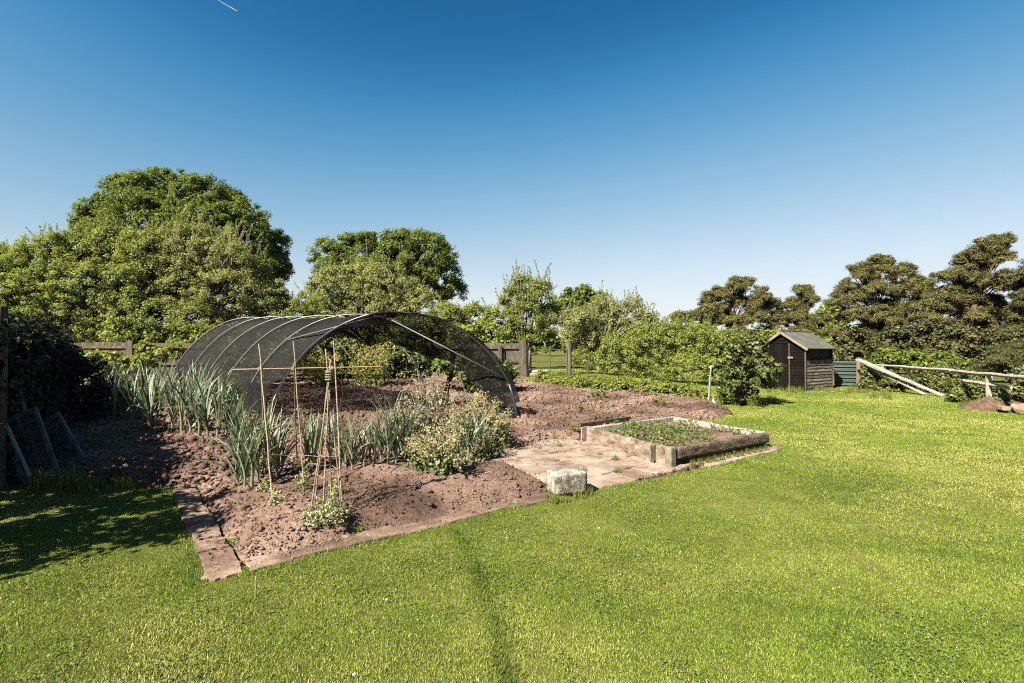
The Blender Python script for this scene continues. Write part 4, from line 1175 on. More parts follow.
# ------------------------------------------------------------------ net tunnel
def tunnel():
    A = sp(273, 417); Bf = sp(517, 420)
    base = Vector(((A.x + Bf.x) / 2, (A.y + Bf.y) / 2, 0))
    base.z = float(T(base.x, base.y))
    root = empty("net_tunnel", base, "long arched tunnel of black netting on pipe hoops over the dug soil", "net tunnel")
    hw = (Bf.x - A.x) / 2
    n_h = 6; hoops = []
    step = Vector((-1.15, 1.05, 0))
    rg = random.Random(7)
    def hoop_pt(i, t):
        """i: hoop index (may be fractional), t: 0 left foot .. 1 right foot"""
        th = math.pi * (1 - t)
        c = step * i
        H = 2.42 + .015 * i
        x = hw * math.cos(th); z = H * max(0.0, math.sin(th)) ** (1.28 if x < 0 else 1.0)
        gx = base.x + c.x + x; gy = base.y + c.y
        g = float(T(gx, gy)) - base.z
        return Vector((c.x + x, c.y, g * (1 - .3 * math.sin(th)) + z - .08 * (z < .05)))
    for i in range(n_h):
        P = [hoop_pt(i, k / 40) for k in range(41)]
        P[0].z -= .15; P[-1].z -= .15
        MB().tube(P, .014 if i else .022, 7).build("hoop", M['pipe'] if i else M['bluepipe'], root, smooth=True)
    for tt in (0.0, 1.0):
        P = [hoop_pt(0, t) for t in ((0.0, .04, .08, .115) if tt == 0 else (.885, .92, .96, 1.0))]
        MB().tube(P, .028, 7).build("pipe_sleeve", M['bluetape'], root, smooth=True)
    # netting laid over the hoops, sagging a little between them
    rng = np.random.default_rng(3)
    ni, nt = 70, 96
    V = np.zeros((ni + 1, nt + 1, 3))
    for a in range(ni + 1):
        i = -.08 + (n_h - 1 + .12) * a / ni
        lo = .075 + .03 * math.sin(i * 2.3) + .07 * math.exp(-((i - .45) / .35) ** 2); hi = .81 + .02 * math.sin(i * 3.1) - .10 * float(sstep(1.0, 2.4, i)) + .13 * (1 - float(sstep(.25, .9, i)))
        sag = .24 * math.sin(math.pi * (i % 1.0)) if 0 < i < n_h - 1 else 0
        for b in range(nt + 1):
            t = lo + (hi - lo) * b / nt
            p = hoop_pt(i, t)
            c = step * i; n = Vector((p.x - c.x, 0, p.z)).normalized()
            p = p + n * ((.034 if a < 3 else -.024) - sag * (.35 + .65 * abs(math.sin(3 * t + i))) )
            V[a, b] = p
    wr = fbm(*np.meshgrid(np.arange(nt + 1) * .16, np.arange(ni + 1) * .35), 91, 3) - .5
    V[:, :, 2] += .05 * wr - .02; V[:, :, 0] += .05 * wr
    # never below the hoop at the front edge
    idx = np.arange((ni + 1) * (nt + 1)).reshape(ni + 1, nt + 1)
    F = np.stack([idx[:-1, :-1].ravel(), idx[:-1, 1:].ravel(), idx[1:, 1:].ravel(), idx[1:, :-1].ravel()], 1)
    npmesh("netting", V.reshape(-1, 3), F, M['net'], root, smooth=True)
    # loose flap of net hanging at the left foot, gathered on the ground
    def flap(name, p0, p1, drop, seed, out=(0, -.3, 0), n=26, m=18):
        r = np.random.default_rng(seed); VV = []
        for a in range(n + 1):
            s_ = a / n; top = Vector(p0).lerp(Vector(p1), s_)
            for b in range(m + 1):
                t = b / m
                ph = 1.5 * math.sin(s_ * 17 + seed) + .8 * math.sin(s_ * 41)
                q = top + Vector((0, 0, -drop * t)) + Vector(out) * (t ** 1.5) + Vector((.05 * ph * t, .09 * ph * t, 0))
                gx, gy = q.x + base.x, q.y + base.y
                gz = float(T(gx, gy)) - base.z + .10
                if q.z < gz: q = Vector((q.x + .3 * (gz - q.z), q.y - .5 * (gz - q.z), gz + .02 * math.sin(9 * q.x + 7 * q.y)))
                VV.append(q)
        ix = np.arange((n + 1) * (m + 1)).reshape(n + 1, m + 1)
        FF = np.stack([ix[:-1, :-1].ravel(), ix[:-1, 1:].ravel(), ix[1:, 1:].ravel(), ix[1:, :-1].ravel()], 1)
        npmesh(name, np.array(VV), FF, M['net'], root, smooth=True)
    flap("net_flap", hoop_pt(.1, .10) + Vector((-.1, 0, .3)), hoop_pt(1.3, .12) + Vector((0, 0, .1)), 1.5, 3)
    flap("net_flap", hoop_pt(1.5, .12), hoop_pt(4.8, .10), 1.0, 5, out=(-.15, -.1, 0), n=50)
    flap("net_flap", hoop_pt(0, .925) + Vector((.02, 0, 0)), hoop_pt(.6, .93), .5, 8, out=(.10, -.05, 0), n=20)
    # silver brace inside the right half, and one seen through the net on the left
    MB().tube([hoop_pt(.06, .50) + Vector((0, 0, -.16)), hoop_pt(0, .87)], .013, 7).build("brace", M['silver'], root, smooth=True)
    MB().tube([hoop_pt(1.0, .30) + Vector((0, 0, -.04)), hoop_pt(0, .46) + Vector((0, 0, -.06))], .016, 6).build("brace", M['silver'], root, smooth=True)
    # rope of bundled net hanging from the roof
    P = []
    top = at(451, 13.2, 350) - base; bot = at(447, 13.0, 408) - base
    for k in range(11):
        t = k / 10; q = top.lerp(bot, t) + Vector((.06 * math.sin(t * 4 + 1), 0, 0)); P.append(q)
    MB().tube(P, [.05 + .03 * math.sin(k * 1.7) ** 2 + .06 * (k > 8) for k in range(11)], 8, rng=rg, wob=.3).build("net_bundle", M['net'], root)
tunnel()

# ------------------------------------------------------------------ canes
def cane(name_root, a, b, r=.0075, parent=None, m='cane', seed=0):
    rg = random.Random(seed); n = 8; mb = MB()
    a = Vector(a); b = Vector(b)
    P = [a.lerp(b, i / n) + Vector((rg.uniform(-1, 1), rg.uniform(-1, 1), 0)) * .004 for i in range(n + 1)]
    rad = [r * .85 * (1.08 - .25 * i / n) for i in range(n + 1)]
    mb.tube(P, rad, 6)
    for i in range(1, n) if m == 'cane' else ():
        d = (b - a).normalized(); mb.tube([P[i] - d * .006, P[i] + d * .006], rad[i] * 1.3, 6)
    return mb.build(name_root, M[m], parent, smooth=True)

def wigwam():
    f = [sp(309, 517), sp(322, 527), sp(343, 512), sp(332, 503), sp(314, 505)]
    c = sum(f, Vector()) / len(f); top = at(328.5, c.y, 374)
    root = empty("cane_wigwam", c, "wigwam of bamboo canes tied at the top over the sweet pea plant", "cane wigwam")
    for i, p in enumerate(f):
        d = (top - p); o = Vector((math.cos(i * 1.3), math.sin(i * 1.3), 0)) * .012
        cane("cane", p - c - Vector((0, 0, .08)), p + d * (1.04 + .07 * (i % 3)) - c + o, .008, root, seed=i)
    tie = MB()
    for k in range(4): 
        z = -.05 + .022 * k
        tie.tube([(top - c) + Vector((.026 * math.cos(t), .026 * math.sin(t), z)) for t in np.linspace(0, 6.3, 12)], .006, 5)
    tie.build("tie", M['twine'], root)
    for h in (.16, .30, .44):
        s = MB(); ring = [f[0], f[1], f[2], f[3], f[4], f[0]]
        P = []
        for q in ring: P.append(q - c + (top - q) * h + (q - c).normalized() * .008)
        s.tube(P, .0028, 4).build("string", M['twine'], root)
wigwam()

def cane_frame():
    c = sp(300, 490)
    root = empty("cane_row_frame", c, "row of crossed bamboo canes with one horizontal cane tied along it", "cane frame")
    bar_a, bar_b = at(233, 5.75, 369.5), at(383, 5.45, 366.5)
    pairs = [((273, 503), (259, 344), 260, 5.6), ((305, 493), (293.5, 341), 294, 5.65), ((343, 514), (333.5, 341), 334, 5.5)]
    k = 0
    for (fx, fy), (tx, ty), bx, bd in pairs:
        t = (bx - 233) / 150; J = bar_a.lerp(bar_b, t)
        p = sp(fx, fy); d = J - p
        top = p + d * 1.17
        tt = at(tx, J.y + (J.y - p.y) * .17, ty)
        cane("cane", p - c - Vector((0, 0, .08)), tt - c, .008, root, seed=20 + k); k += 1
    for (fx, fy), bx in (((266, 478), 262), ((297, 465), 296)):
        t = (bx - 233) / 150; J = bar_a.lerp(bar_b, t)
        p = sp(fx, fy); d = J - p
        cane("cane", p - c - Vector((0, 0, .08)), p + d * 1.04 - c, .008, root, seed=30 + k); k += 1
    cane("cross_cane", bar_a - c, bar_b - c, .007, root, seed=40)
    for bx in (260.5, 295, 334):
        J = bar_a.lerp(bar_b, (bx - 233) / 150) - c; s = MB()
        for q in range(3): s.tube([J + Vector((.015 * math.cos(t), .012 * math.sin(t), -.012 + .012 * q)) for t in np.linspace(0, 6.3, 9)], .005, 4)
        s.build("tie", M['twine'], root)
    s = MB()
    pa, pb, pc = at(268, 5.4, 454) - c, at(302, 5.6, 455) - c, at(340, 5.35, 456) - c
    s.tube([pa, pa.lerp(pb, .5) + Vector((0, 0, -.01)), pb, pb.lerp(pc, .5) + Vector((0, 0, -.012)), pc], .0035, 4)
    s.tube([at(268, 5.4, 451) - c, at(302, 5.6, 430) - c], .003, 4)
    s.build("string", M['twine'], root)
cane_frame()
o = cane("garden_stake", sp(351, 405) - Vector((0, 0, .1)), at(361, sp(351, 405).y, 356), .016, None, 'greencane', 51); tag(o, "yellow-green stake leaning right behind the cane wigwam", "stake")
o = cane("garden_stake", sp(344, 405) - Vector((0, 0, .1)), at(340.5, sp(344, 405).y, 366), .014, None, 'greencane', 52); tag(o, "yellow-green stake, shorter and nearly upright behind the cane wigwam", "stake")
a = gp(708, 404); o = cane("marker_stake", a - Vector((0, 0, .1)), at(711, a.y, 365), .034, None, 'white', 53); tag(o, "whitewashed stake leaning beside the dark bush at the soil's end", "stake")
a = gp(255, 597); o = cane("lawn_peg", a - Vector((0, 0, .05)), at(256, a.y, 576), .006, None, 'greencane', 54); tag(o, "short yellow cane stuck in the lawn near the path corner", "peg")
def bottle():
    p = gp(713.5, 408); prof = [(0, 0), (.05, 0), (.055, .02), (.055, .13), (.045, .17), (.02, .20), (.02, .24), (0, .24)]
    mb = MB(); mb.tube([(0, 0, z) for r, z in prof[1:-1]], [r for r, z in prof[1:-1]], 12)
    o = mb.build("plastic_bottle", M['bottle'], None, smooth=True); o.location = p + Vector((0, 0, .01))
    tag(o, "small pale mint plastic bottle upended in the grass beside the white stake", "bottle")
bottle()

# ------------------------------------------------------------------ raised bed, block, edging
def raised_bed():
    c = (BN + BR + BB + BL) / 4; c.z = float(T(c.x, c.y)) + .02
    root = empty("raised_bed", c, "timber sided raised bed of seedlings standing at the edge of the lawn", "raised bed")
    rg = random.Random(12); Z = Vector((0, 0, 1))
    def q(p, z): return Vector((p.x - c.x, p.y - c.y, float(T(p.x, p.y)) - c.z + z))
    ex = (BR - BN).normalized(); ey = (BL - BN).normalized()
    MB().beam(q(BL, .11), q(BN - ey * -.08, .115), .10, .29, n=14, rng=rg, wob=.006).build("sleeper", M['sleeper'], root, bevel=.012)
    # half-round timber along the lawn side, on a thin ledge
    P0, P1 = q(BN.lerp(BR, .03), .185), q(BN.lerp(BR, .99), .18)
    MB().beam(P0, P1, .125, .165, n=18, rng=rg, wob=.005).build("log", M['log'], root, bevel=.035)
    MB().beam(q(BN + ey * .10 + ex * .05, .05), q(BR + ey * .10, .05), .05, .12, n=8, rng=rg, wob=.004).build("ledge", M['log'], root)
    MB().beam(q(BR + ey * .06, .15), q(BB, .15), .09, .20, n=10, rng=rg, wob=.006).build("sleeper", M['plank'], root, bevel=.01)
    MB().beam(q(BL + ex * .08, .14), q(BB, .16), .09, .18, n=10, rng=rg, wob=.006).build("sleeper", M['plank'], root, bevel=.01)
    # end posts
    pc = BN - ex * .02 + ey * .02
    MB().beam(q(pc, -.05), q(pc, .285), .11, .12, up=ex, n=3, rng=rg, wob=.004).build("corner_post", M['lichen'], root, bevel=.02)
    pp = BN + ey * .30 - ex * .062
    MB().beam(q(pp, .04), q(pp, .27), .02, .22, up=ex).build("lichened_plate", M['lichen'], root, bevel=.004)
    MB().beam(q(BL - ex * .06 + ey * -.1, -.03), q(BL - ex * .06 + ey * -.1, .265), .03, .2, up=ex).build("corner_post", M['sleeper'], root, bevel=.004)
    # soil in the bed
    n = 34; V = []
    rng = np.random.default_rng(2)
    for i in range(n + 1):
        for j in range(n + 1):
            a = i / n; b_ = j / n
            p = BN.lerp(BR, a).lerp(BL.lerp(BB, a), b_)
            V.append(q(p, .165 + .06 * float(fbm(p.x * 6, p.y * 6, 71, 3)) - .03 + rng.uniform(-.006, .006)))
    ix = np.arange((n + 1) ** 2).reshape(n + 1, n + 1)
    F = np.stack([ix[:-1, :-1].ravel(), ix[1:, :-1].ravel(), ix[1:, 1:].ravel(), ix[:-1, 1:].ravel()], 1)
    npmesh("soil", np.array(V), F, M['soil'], root, smooth=True)
    return root
raised_bed()
def edging():
    a = sp(579, 428); b = sp(630, 421); o0 = a.copy()
    mb = MB(); mb.beam((0, 0, .03), b - a + Vector((0, 0, .04)), .05, .11, n=5, rng=random.Random(1), wob=.004)
    o = mb.build("edging_board", M['log'], None); o.location = o0; tag(o, "dark edging board on the soil behind the raised bed's far corner", "board")
edging()
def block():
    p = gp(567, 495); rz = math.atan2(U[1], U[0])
    o = rough_stone("concrete_block", "whitish mottled concrete block at the lawn's edge on the paving", "block", p + Vector((.0, .03, .145)), (.40, .24, .235), 77, M['concrete'], R_(20), 28, .008)
    me = o.data
    for v in me.vertices:
        pass
block()
rough_stone("stone_slab", "flat grey stone on the soil at the edge of the paving, left of the raised bed", "stone", sp(521, 454.5) + Vector((0, 0, .015)), (.34, .2, .05), 78, M['fencegrey'], .2)
p = sp(397, 448)
for i, (px, py) in enumerate(((384, 437), (404, 439))):
    q = sp(px, py)
# low dark board among the leeks
a = sp(382, 447); b = sp(408, 444)
o = MB().beam((0, 0, .10), b - a + Vector((0, 0, .10)), .05, .2, n=4, rng=random.Random(4), wob=.004).build("old_board", M['fencegrey'], None); o.location = a
tag(o, "weathered grey board half hidden behind the row of leeks", "board")

# ------------------------------------------------------------------ leaning frames at the left
def frames():
    def sash(label, px, py, w, h, lean, tilt, yaw, seed):
        p = gp(px, py) + Vector((.12, -.05, 0)); root = empty("window_frame", p, label, "window frame", "old window frames leaning in the shade")
        root.rotation_euler = (R_(-lean), R_(tilt), R_(yaw))
        for a, b, ww in (((-w / 2, 0, .03), (-w / 2, 0, h), .045), ((w / 2, 0, .03), (w / 2, 0, h), .045)):
            MB().beam(a, b, ww, .05, up=Vector((0, 1, 0))).build("stile", M['frame'], root, bevel=.004)
        for z, t in ((.05, .10), (h - .04, .07)):
            MB().beam((-w / 2 + .023, 0, z), (w / 2 - .023, 0, z), .048, t).build("rail", M['frame'], root, bevel=.004)
        MB().beam((-w / 2 + .023, 0, h * .82), (w / 2 - .023, 0, h * .82), .03, .03).build("bar", M['frame'], root)
        MB().box((0, .008, h / 2 + .01), (w - .05, .005, h - .13)).build("pane", M['glass'], root)
    sash("old white window frame leaning over to the left in the shade, upper one in front of the hedge", 66, 468, .34, .86, 26, -36, 20, 1)
    sash("greyer window frame leaning behind the first one beside the square post", 36, 480, .34, .95, 22, -24, 24, 2)
    a = gp(30, 476, .2); b = at(6, a.y - .1, 424)
    o = MB().beam((0, 0, 0), b - a, .05, .02).build("painted_board", M['teal'], None); o.location = a
    tag(o, "narrow pale teal board leaning against the square post at the left edge", "board")
    a = gp(40, 470, .0); b = at(19, a.y + .1, 389)
    o = MB().beam((0, 0, 0), b - a, .05, .03).build("timber_batten", M['frame'], None); o.location = a
    tag(o, "grey batten leaning between the two old window frames", "batten")
frames()

# ------------------------------------------------------------------ plants
def strap(az, lean, length, width, droop, z0, rng, n=7):
    """one strap leaf: V-folded ribbon that arches over"""
    P = []; F = []
    d = np.array((math.cos(az), math.sin(az))); s = np.array((-d[1], d[0]))
    pos = np.array((0.0, 0.0, z0)); ang = math.pi / 2 - lean
    tw = rng.uniform(-.25, .25)
    kink = rng.uniform(.5, .9) if rng.random() < .35 else 2
    for i in range(n + 1):
        t = i / n
        w = width * (.55 + .45 * min(1, t * 5)) * (1 - t ** 2.2) + .002
        q = pos.copy()
        sd = np.array((s[0], s[1], tw * t))
        up = np.array((-d[0] * math.sin(ang), -d[1] * math.sin(ang), math.cos(ang)))
        P += [q - sd * w / 2 + up * w * .28, q, q + sd * w / 2 + up * w * .28]
        st = length / n
        pos = pos + np.array((d[0] * math.cos(ang), d[1] * math.cos(ang), math.sin(ang))) * st
        ang -= droop / n * (1 + 2.0 * t)
        if t > kink: ang -= .5
    for i in range(n):
        for k in (0, 1): F.append((i * 3 + k, i * 3 + k + 1, i * 3 + 4 + k, i * 3 + 3 + k))
    return P, F
def leek_meshes(seed, tall=1.0, upright=1.0):
    rng = random.Random(seed); V = []; F = []
    nl = rng.randint(10, 14); a0 = rng.uniform(0, 6.28)
    for i in range(nl):
        az = a0 + (i % 2) * math.pi + rng.uniform(-.55, .55); z0 = .03 + .22 * i / nl
        inner = i / nl
        P, Fq = strap(az, rng.uniform(.15, .5) * (1.15 - .8 * inner) * upright, rng.uniform(.5, .84) * tall, rng.uniform(.027, .046), rng.uniform(.2, .95) * upright * (1.2 - .7 * inner), z0 * tall, rng)
        b = len(V); V += P; F += [tuple(x + b for x in f) for f in Fq]
    lm = bpy.data.meshes.new("leaves"); lm.from_pydata([tuple(v) for v in V], [], F); lm.update(); lm.materials.append(M['leek'])
    s = MB(); s.tube([(0, 0, -.05), (0, 0, .12), (0, 0, .36 * tall)], [.017, .016, .008], 7)
    sm = bpy.data.meshes.new("stalk"); sm.from_pydata(s.v, [], s.f); sm.update(); sm.materials.append(M['leek_stalk'])
    return lm, sm
LEEK = [leek_meshes(500 + i, upright=.6 if i % 2 else .95) for i in range(7)]
lr = random.Random(77)
def leek(px, py, hpx, label, group):
    p = sp(px, py); h = hpx * p.y / FPX
    root = empty("leek", p, label, "leek", group, lr.uniform(0, 6.28))
    lm, sm = LEEK[lr.randrange(len(LEEK))]
    s = h / .92 * lr.uniform(.92, 1.08)
    root.scale = (s, s, s); root.rotation_euler = (lr.uniform(-.08, .08), lr.uniform(-.08, .08), lr.uniform(0, 6.28))
    for nm, me in (("leaves", lm), ("stalk", sm)): link(bpy.data.objects.new(nm, me), root)
for px, py, h in ((133, 421, 58), (142, 424, 60), (150, 428, 62), (146, 418, 58), (156, 421, 60), (138, 414, 52), (160, 414, 52), (128, 413, 48), (154, 410, 50)):
    leek(px, py, h, "blue-green leek in the leftmost clump, at the edge of the shade", "leeks in the leftmost clump")
for px, py, h in ((172, 431, 60), (181, 433, 64), (190, 434, 66), (199, 436, 66), (208, 437, 64), (217, 437, 62), (226, 436, 60), (235, 437, 58), (176, 424, 62), (186, 425, 62), (196, 427, 64), (206, 428, 62),
                  (216, 428, 60), (228, 428, 56), (170, 417, 58), (182, 416, 58), (194, 418, 58), (206, 419, 58), (218, 420, 54), (240, 430, 52)):
    leek(px, py, h, "tall leek in the thick clump against the left foot of the net tunnel", "leeks beside the tunnel's left foot")
for px, py, h in ((96, 396, 38), (104, 399, 40), (112, 402, 42), (120, 404, 44), (99, 402, 38), (127, 404, 46), (88, 394, 36), (116, 397, 40)):
    leek(px, py, h, "smaller leek at the far left end of the rows, below the board fence", "leeks at the far left end")
for px, py, h in ((108, 416, 42), (114, 419, 44), (120, 415, 46), (102, 410, 40)):
    leek(px, py, h, "darker leek in the shade left of the leftmost clump", "leeks in the shade")
for px, py, h in ((238, 486, 70), (245, 490, 74), (252, 487, 80), (241, 480, 72), (248, 478, 78), (258, 482, 70), (236, 474, 62)):
    leek(px, py, h, "big leek in the clump nearest the lawn, left of the crossed canes", "leeks left of the crossed canes")
for px, py, h in ((270, 476, 70), (277, 478, 68), (264, 470, 72), (282, 472, 62)):
    leek(px, py, h, "leek growing in and behind the left pair of crossed canes", "leeks at the crossed canes")
for px, py, h in ((306, 468, 62), (312, 470, 60), (318, 466, 58), (309, 462, 56)):
    leek(px, py, h, "leek growing between the crossed canes and the wigwam", "leeks between canes and wigwam")
for px, py, h in ((322, 461, 54), (330, 464, 58), (355, 461, 50), (370, 459, 46), (381, 460, 56), (352, 470, 58)):
    leek(px, py, h, "leek scattered in the row right of the wigwam's legs", "leeks in the thin row")
leek(346, 468, 64, "single leek just right of the wigwam's tied top", "leeks in the front row")
leek(342, 460, 52, "leek seen between the wigwam canes, behind the single one", "leeks in the front row")
leek(364, 468, 50, "small thin leek, second to the right of the wigwam", "leeks in the front row")
leek(375, 464, 46, "shortest leek of the row right of the wigwam", "leeks in the front row")
for px, py, h in ((388, 464, 66), (396, 463, 68), (403, 461, 64), (410, 460, 58), (391, 457, 62), (399, 456, 60), (416, 457, 50)):
    leek(px, py, h, "leek in the clump touching the pale seeding plants", "leeks beside the seeding plants")
for px, py, h in ((461, 458, 52), (468, 460, 54), (476, 459, 50), (482, 456, 44)):
    leek(px, py, h, "leek standing among the pale seeding plants", "leeks among the seeding plants")

def bushy(name, label, cat, px, py, hpx, wpx, seed, leafm, flowerm, fl=0.06, lf=.12, nst=10, nfl=50, nlf=60, group=None, stemm='drystem'):
    """a plant gone to seed: many stems, grey-green leaves below, small flower heads above"""
    rng = np.random.default_rng(seed); p = sp(px, py); h = hpx * p.y / FPX; w = wpx * p.y / FPX / 2
    root = empty(name, p, label, cat, group); mb = MB(); FP = []; LP = []
    for i in range(nst):
        a = rng.uniform(0, 6.28); r = w * math.sqrt(rng.random()); hh = h * rng.uniform(.38, 1.08) * (1 - .25 * (r / w) ** 2)
        tip = np.array((r * math.cos(a), r * math.sin(a), hh)); mid = tip * np.array((.45, .45, .55))
        mb.tube([(tip[0] * .12, tip[1] * .12, -.04), mid, tip], [.010, .007, .003], 5)
        for q in range(nfl):
            t = rng.uniform(.52, 1.05); c = tip * t if t > .6 else mid + (tip - mid) * t
            FP.append(c + rng.normal(0, 1, 3) * np.array((w, w, w)) * .13 * (1.25 - t * .5))
        for q in range(3):
            t0 = rng.uniform(.3, .9); d = rng.normal(0, 1, 3); d[2] = abs(d[2]); d = d / np.linalg.norm(d) * w * rng.uniform(.3, .6)
            mb.tube([mid + (tip - mid) * t0, mid + (tip - mid) * t0 + d], [.004, .002], 4)
            for _ in range(nfl // 6): FP.append(mid + (tip - mid) * t0 + d * rng.uniform(.4, 1.1) + rng.normal(0, .03, 3))
        for q in range(nlf // nst + 1):
            t = rng.uniform(.05, .7); c = tip * t
            LP.append(c + rng.normal(0, 1, 3) * np.array((w * .28, w * .28, w * .15)))
    mb.build("stem", M[stemm], root, smooth=True)
    for nm, PP, sz, m in (("flower_head", FP, fl, flowerm), ("leaves", LP, lf, leafm)):
        PP = np.array(PP); PP[:, 2] = np.maximum(PP[:, 2], .02)
        N = unit(rng.normal(size=PP.shape) + np.array((-.3, -.4, .5))); L = sz * rng.uniform(.5, 1.3, len(PP))
        V, F = leaf_mesh(PP, N, L, L * .6, rng); oo = npmesh(nm, V, F, M[m], root)
        if nm == 'flower_head': oo['kind'] = 'stuff'
    return root
SG = "plants gone to seed"
bushy("seeding_kale", "tallest of the pale plants gone to seed, with greyish spires", "plant", 428, 452, 84, 58, 1, 'brass', 'greyseed', .030, .085, 22, 60, 420, SG)
bushy("seeding_kale", "grey-green plant gone to seed left of the tallest, beside the leek clump", "plant", 408, 458, 58, 34, 2, 'brass', 'greyseed', .030, .08, 12, 70, 200, SG)
bushy("seeding_kale", "cream flowered plant in front of the tallest, nearest the lawn", "plant", 446, 470, 48, 62, 3, 'brass', 'cream', .028, .075, 22, 64, 360, SG)
bushy("seeding_kale", "creamy yellow flowered plant gone to seed at the tunnel's mouth", "plant", 466, 440, 52, 44, 4, 'brass', 'cream', .032, .08, 16, 64, 260, SG)
bushy("seeding_kale", "yellow flowered plant at the right end of the pale seeding row", "plant", 492, 446, 46, 42, 5, 'brass', 'cream', .030, .085, 16, 56, 320, SG)
bushy("seeding_kale", "low sprawling cream flowered plant at the left front of the seeding row", "plant", 424, 470, 34, 40, 6, 'brass', 'cream', .028, .075, 16, 56, 320, SG)
bushy("seeding_kale", "dark leaved plant at the right foot of the seeding row, by the paving", "plant", 486, 460, 30, 44, 7, 'shrub', 'cream', .03, .08, 14, 12, 420, SG)
bushy("flowering_broccoli", "yellow flowering bush seen through the tunnel behind the wigwam top", "plant", 326, 386, 36, 46, 8, 'weed', 'yellow', .07, .13, 16, 60, 260)
bushy("flowering_broccoli", "taller yellow flowering bush seen through the middle of the tunnel", "plant", 374, 385, 44, 56, 9, 'weed', 'yellow', .075, .14, 20, 64, 380)
def dark_bushes():
    for label, lob, d, m, seed in (
            ("tall dark bushes behind the far end of the net tunnel, hiding the fence", ((225, 350, 18), (250, 345, 22), (275, 340, 24), (300, 338, 24), (325, 340, 24), (350, 340, 26), (375, 342, 24), (398, 345, 22), (240, 362, 18), (290, 362, 22), (340, 365, 22), (385, 362, 20), (415, 352, 16), (410, 366, 14)), 20.6, 'oak', 604),
            ("dark green bush inside the tunnel behind the yellow flowering bushes", ((345, 352, 24), (325, 360, 18), (362, 356, 22), (400, 366, 20), (415, 372, 16), (390, 352, 18)), 19.8, 'shrub', 601),
            ("bushy green potato plant row at the tunnel's right side", ((440, 372, 12), (455, 370, 13), (470, 372, 14), (486, 368, 15), (498, 374, 12), (475, 382, 10)), 15.8, 'weed', 602),
            ("dark bush filling the tunnel's far left end", ((300, 345, 20), (285, 358, 18), (270, 365, 18), (250, 368, 14)), 18.5, 'shrub', 603)):
        pts = []
        for px, py, r in lob:
            p = at(px, d, py); pts.append((p.x, p.y, p.z - float(T(p.x, p.y)), r * d / FPX))
        hedge("shrub", label, "bush", pts, M[m], .22, 40, .13, seed, trunk_r=.02)
dark_bushes()
def spiky(name, label, px, py, hpx, seed, m='weed', n=9):
    rng = random.Random(seed); p = sp(px, py); h = hpx * p.y / FPX; V = []; F = []
    for i in range(n):
        P, Fq = strap(rng.uniform(0, 6.28), rng.uniform(.2, .9), h * rng.uniform(.5, .8), h * .14, rng.uniform(.3, 1.1), h * .5 * rng.random(), rng)
        b = len(V); V += [tuple(v) for v in P]; F += [tuple(x + b for x in f) for f in Fq]
    root = empty(name, p, label, "plant")
    MB().pts(V, F).build("leaves", M[m], root); MB().tube([(0, 0, -.05), (0, 0, h * .55)], [.02, .01], 6).build("stem", M['stem'], root)
spiky("artichoke", "tall leafy plant at the right foot of the tunnel's front hoop", 504, 391, 34, 5, m='shrub', n=34)
spiky("artichoke", "dark leafy plant between the tunnel's right foot and the stones", 512, 388, 24, 6, m='shrub', n=18)

def peaplant(label, px, py, hpx, wpx, n, seed):
    rng = np.random.default_rng(seed); p = sp(px, py); h = hpx * p.y / FPX; w = wpx * p.y / FPX / 2
    root = empty("sweet_pea", p, label, "pea plant", "sweet peas at the canes"); mb = MB(); LP = []
    for i in range(n):
        a = rng.uniform(0, 6.28); r = w * math.sqrt(rng.random())
        x, y = r * math.cos(a), r * math.sin(a); hh = h * rng.uniform(.3, 1.0) * (1 - .4 * r / w)
        t = np.linspace(0, 1, 8)
        P = [(x + .02 * math.sin(6 * q + i), y + .02 * math.cos(5 * q + i), -.03 + hh * q) for q in t]
        mb.tube(P, .003, 4)
        for q in P[1:]:
            for _ in range(4): LP.append(np.array(q) + rng.normal(0, .018, 3))
    mb.build("stem", M['stem'], root)
    LP = np.array(LP); LP[:, 2] = np.maximum(LP[:, 2], .01)
    N = unit(rng.normal(size=LP.shape) + np.array((-.2, -.4, .6))); L = rng.uniform(.014, .036, len(LP))
    V, F = leaf_mesh(LP, N, L, L * .65, rng); npmesh("leaves", V, F, M['pea'], root)
peaplant("pale sweet pea plant thick around the foot of the wigwam", 326, 522, 32, 40, 40, 1)
peaplant("small sweet pea at the front foot of the left crossed canes", 275, 503, 16, 9, 6, 2)
peaplant("sweet pea sprig between the left and middle crossed canes, in the soil's shade", 266, 490, 20, 12, 7, 3)
peaplant("sweet pea climbing the middle crossed cane", 304, 490, 34, 14, 12, 4)
peaplant("sweet pea at the back foot of the wigwam", 337, 494, 30, 10, 8, 5)

# seedlings in the raised bed and weeds
def seed_mesh(seed, r=.09, n=26, m='seedling'):
    rng = np.random.default_rng(seed)
    a = rng.uniform(0, 6.28, n); rr = r * np.sqrt(rng.random(n)); P = np.stack([rr * np.cos(a), rr * np.sin(a), .02 + r * .9 * rng.random(n)], 1)
    N = unit(rng.normal(size=P.shape) * .6 + np.array((0, -.2, 1))); L = rng.uniform(.35, .8, n) * r * .75
    V, F = leaf_mesh(P, N, L, L * .6, rng)
    b = MB()
    me = bpy.data.meshes.new("seedling"); 
    for q in P[:8]: b.tube([(0, 0, -.02), tuple(q)], .002, 3)
    o = len(V)
    me.from_pydata([tuple(v) for v in V] + b.v, [], [tuple(f) for f in F.tolist()] + [tuple(i + o for i in f) for f in b.f]); me.update(); me.materials.append(M[m])
    return me
SEED = [seed_mesh(700 + i) for i in range(5)]; WEED = [seed_mesh(720 + i, .11, 40, 'weed') for i in range(4)]
sr = random.Random(9)
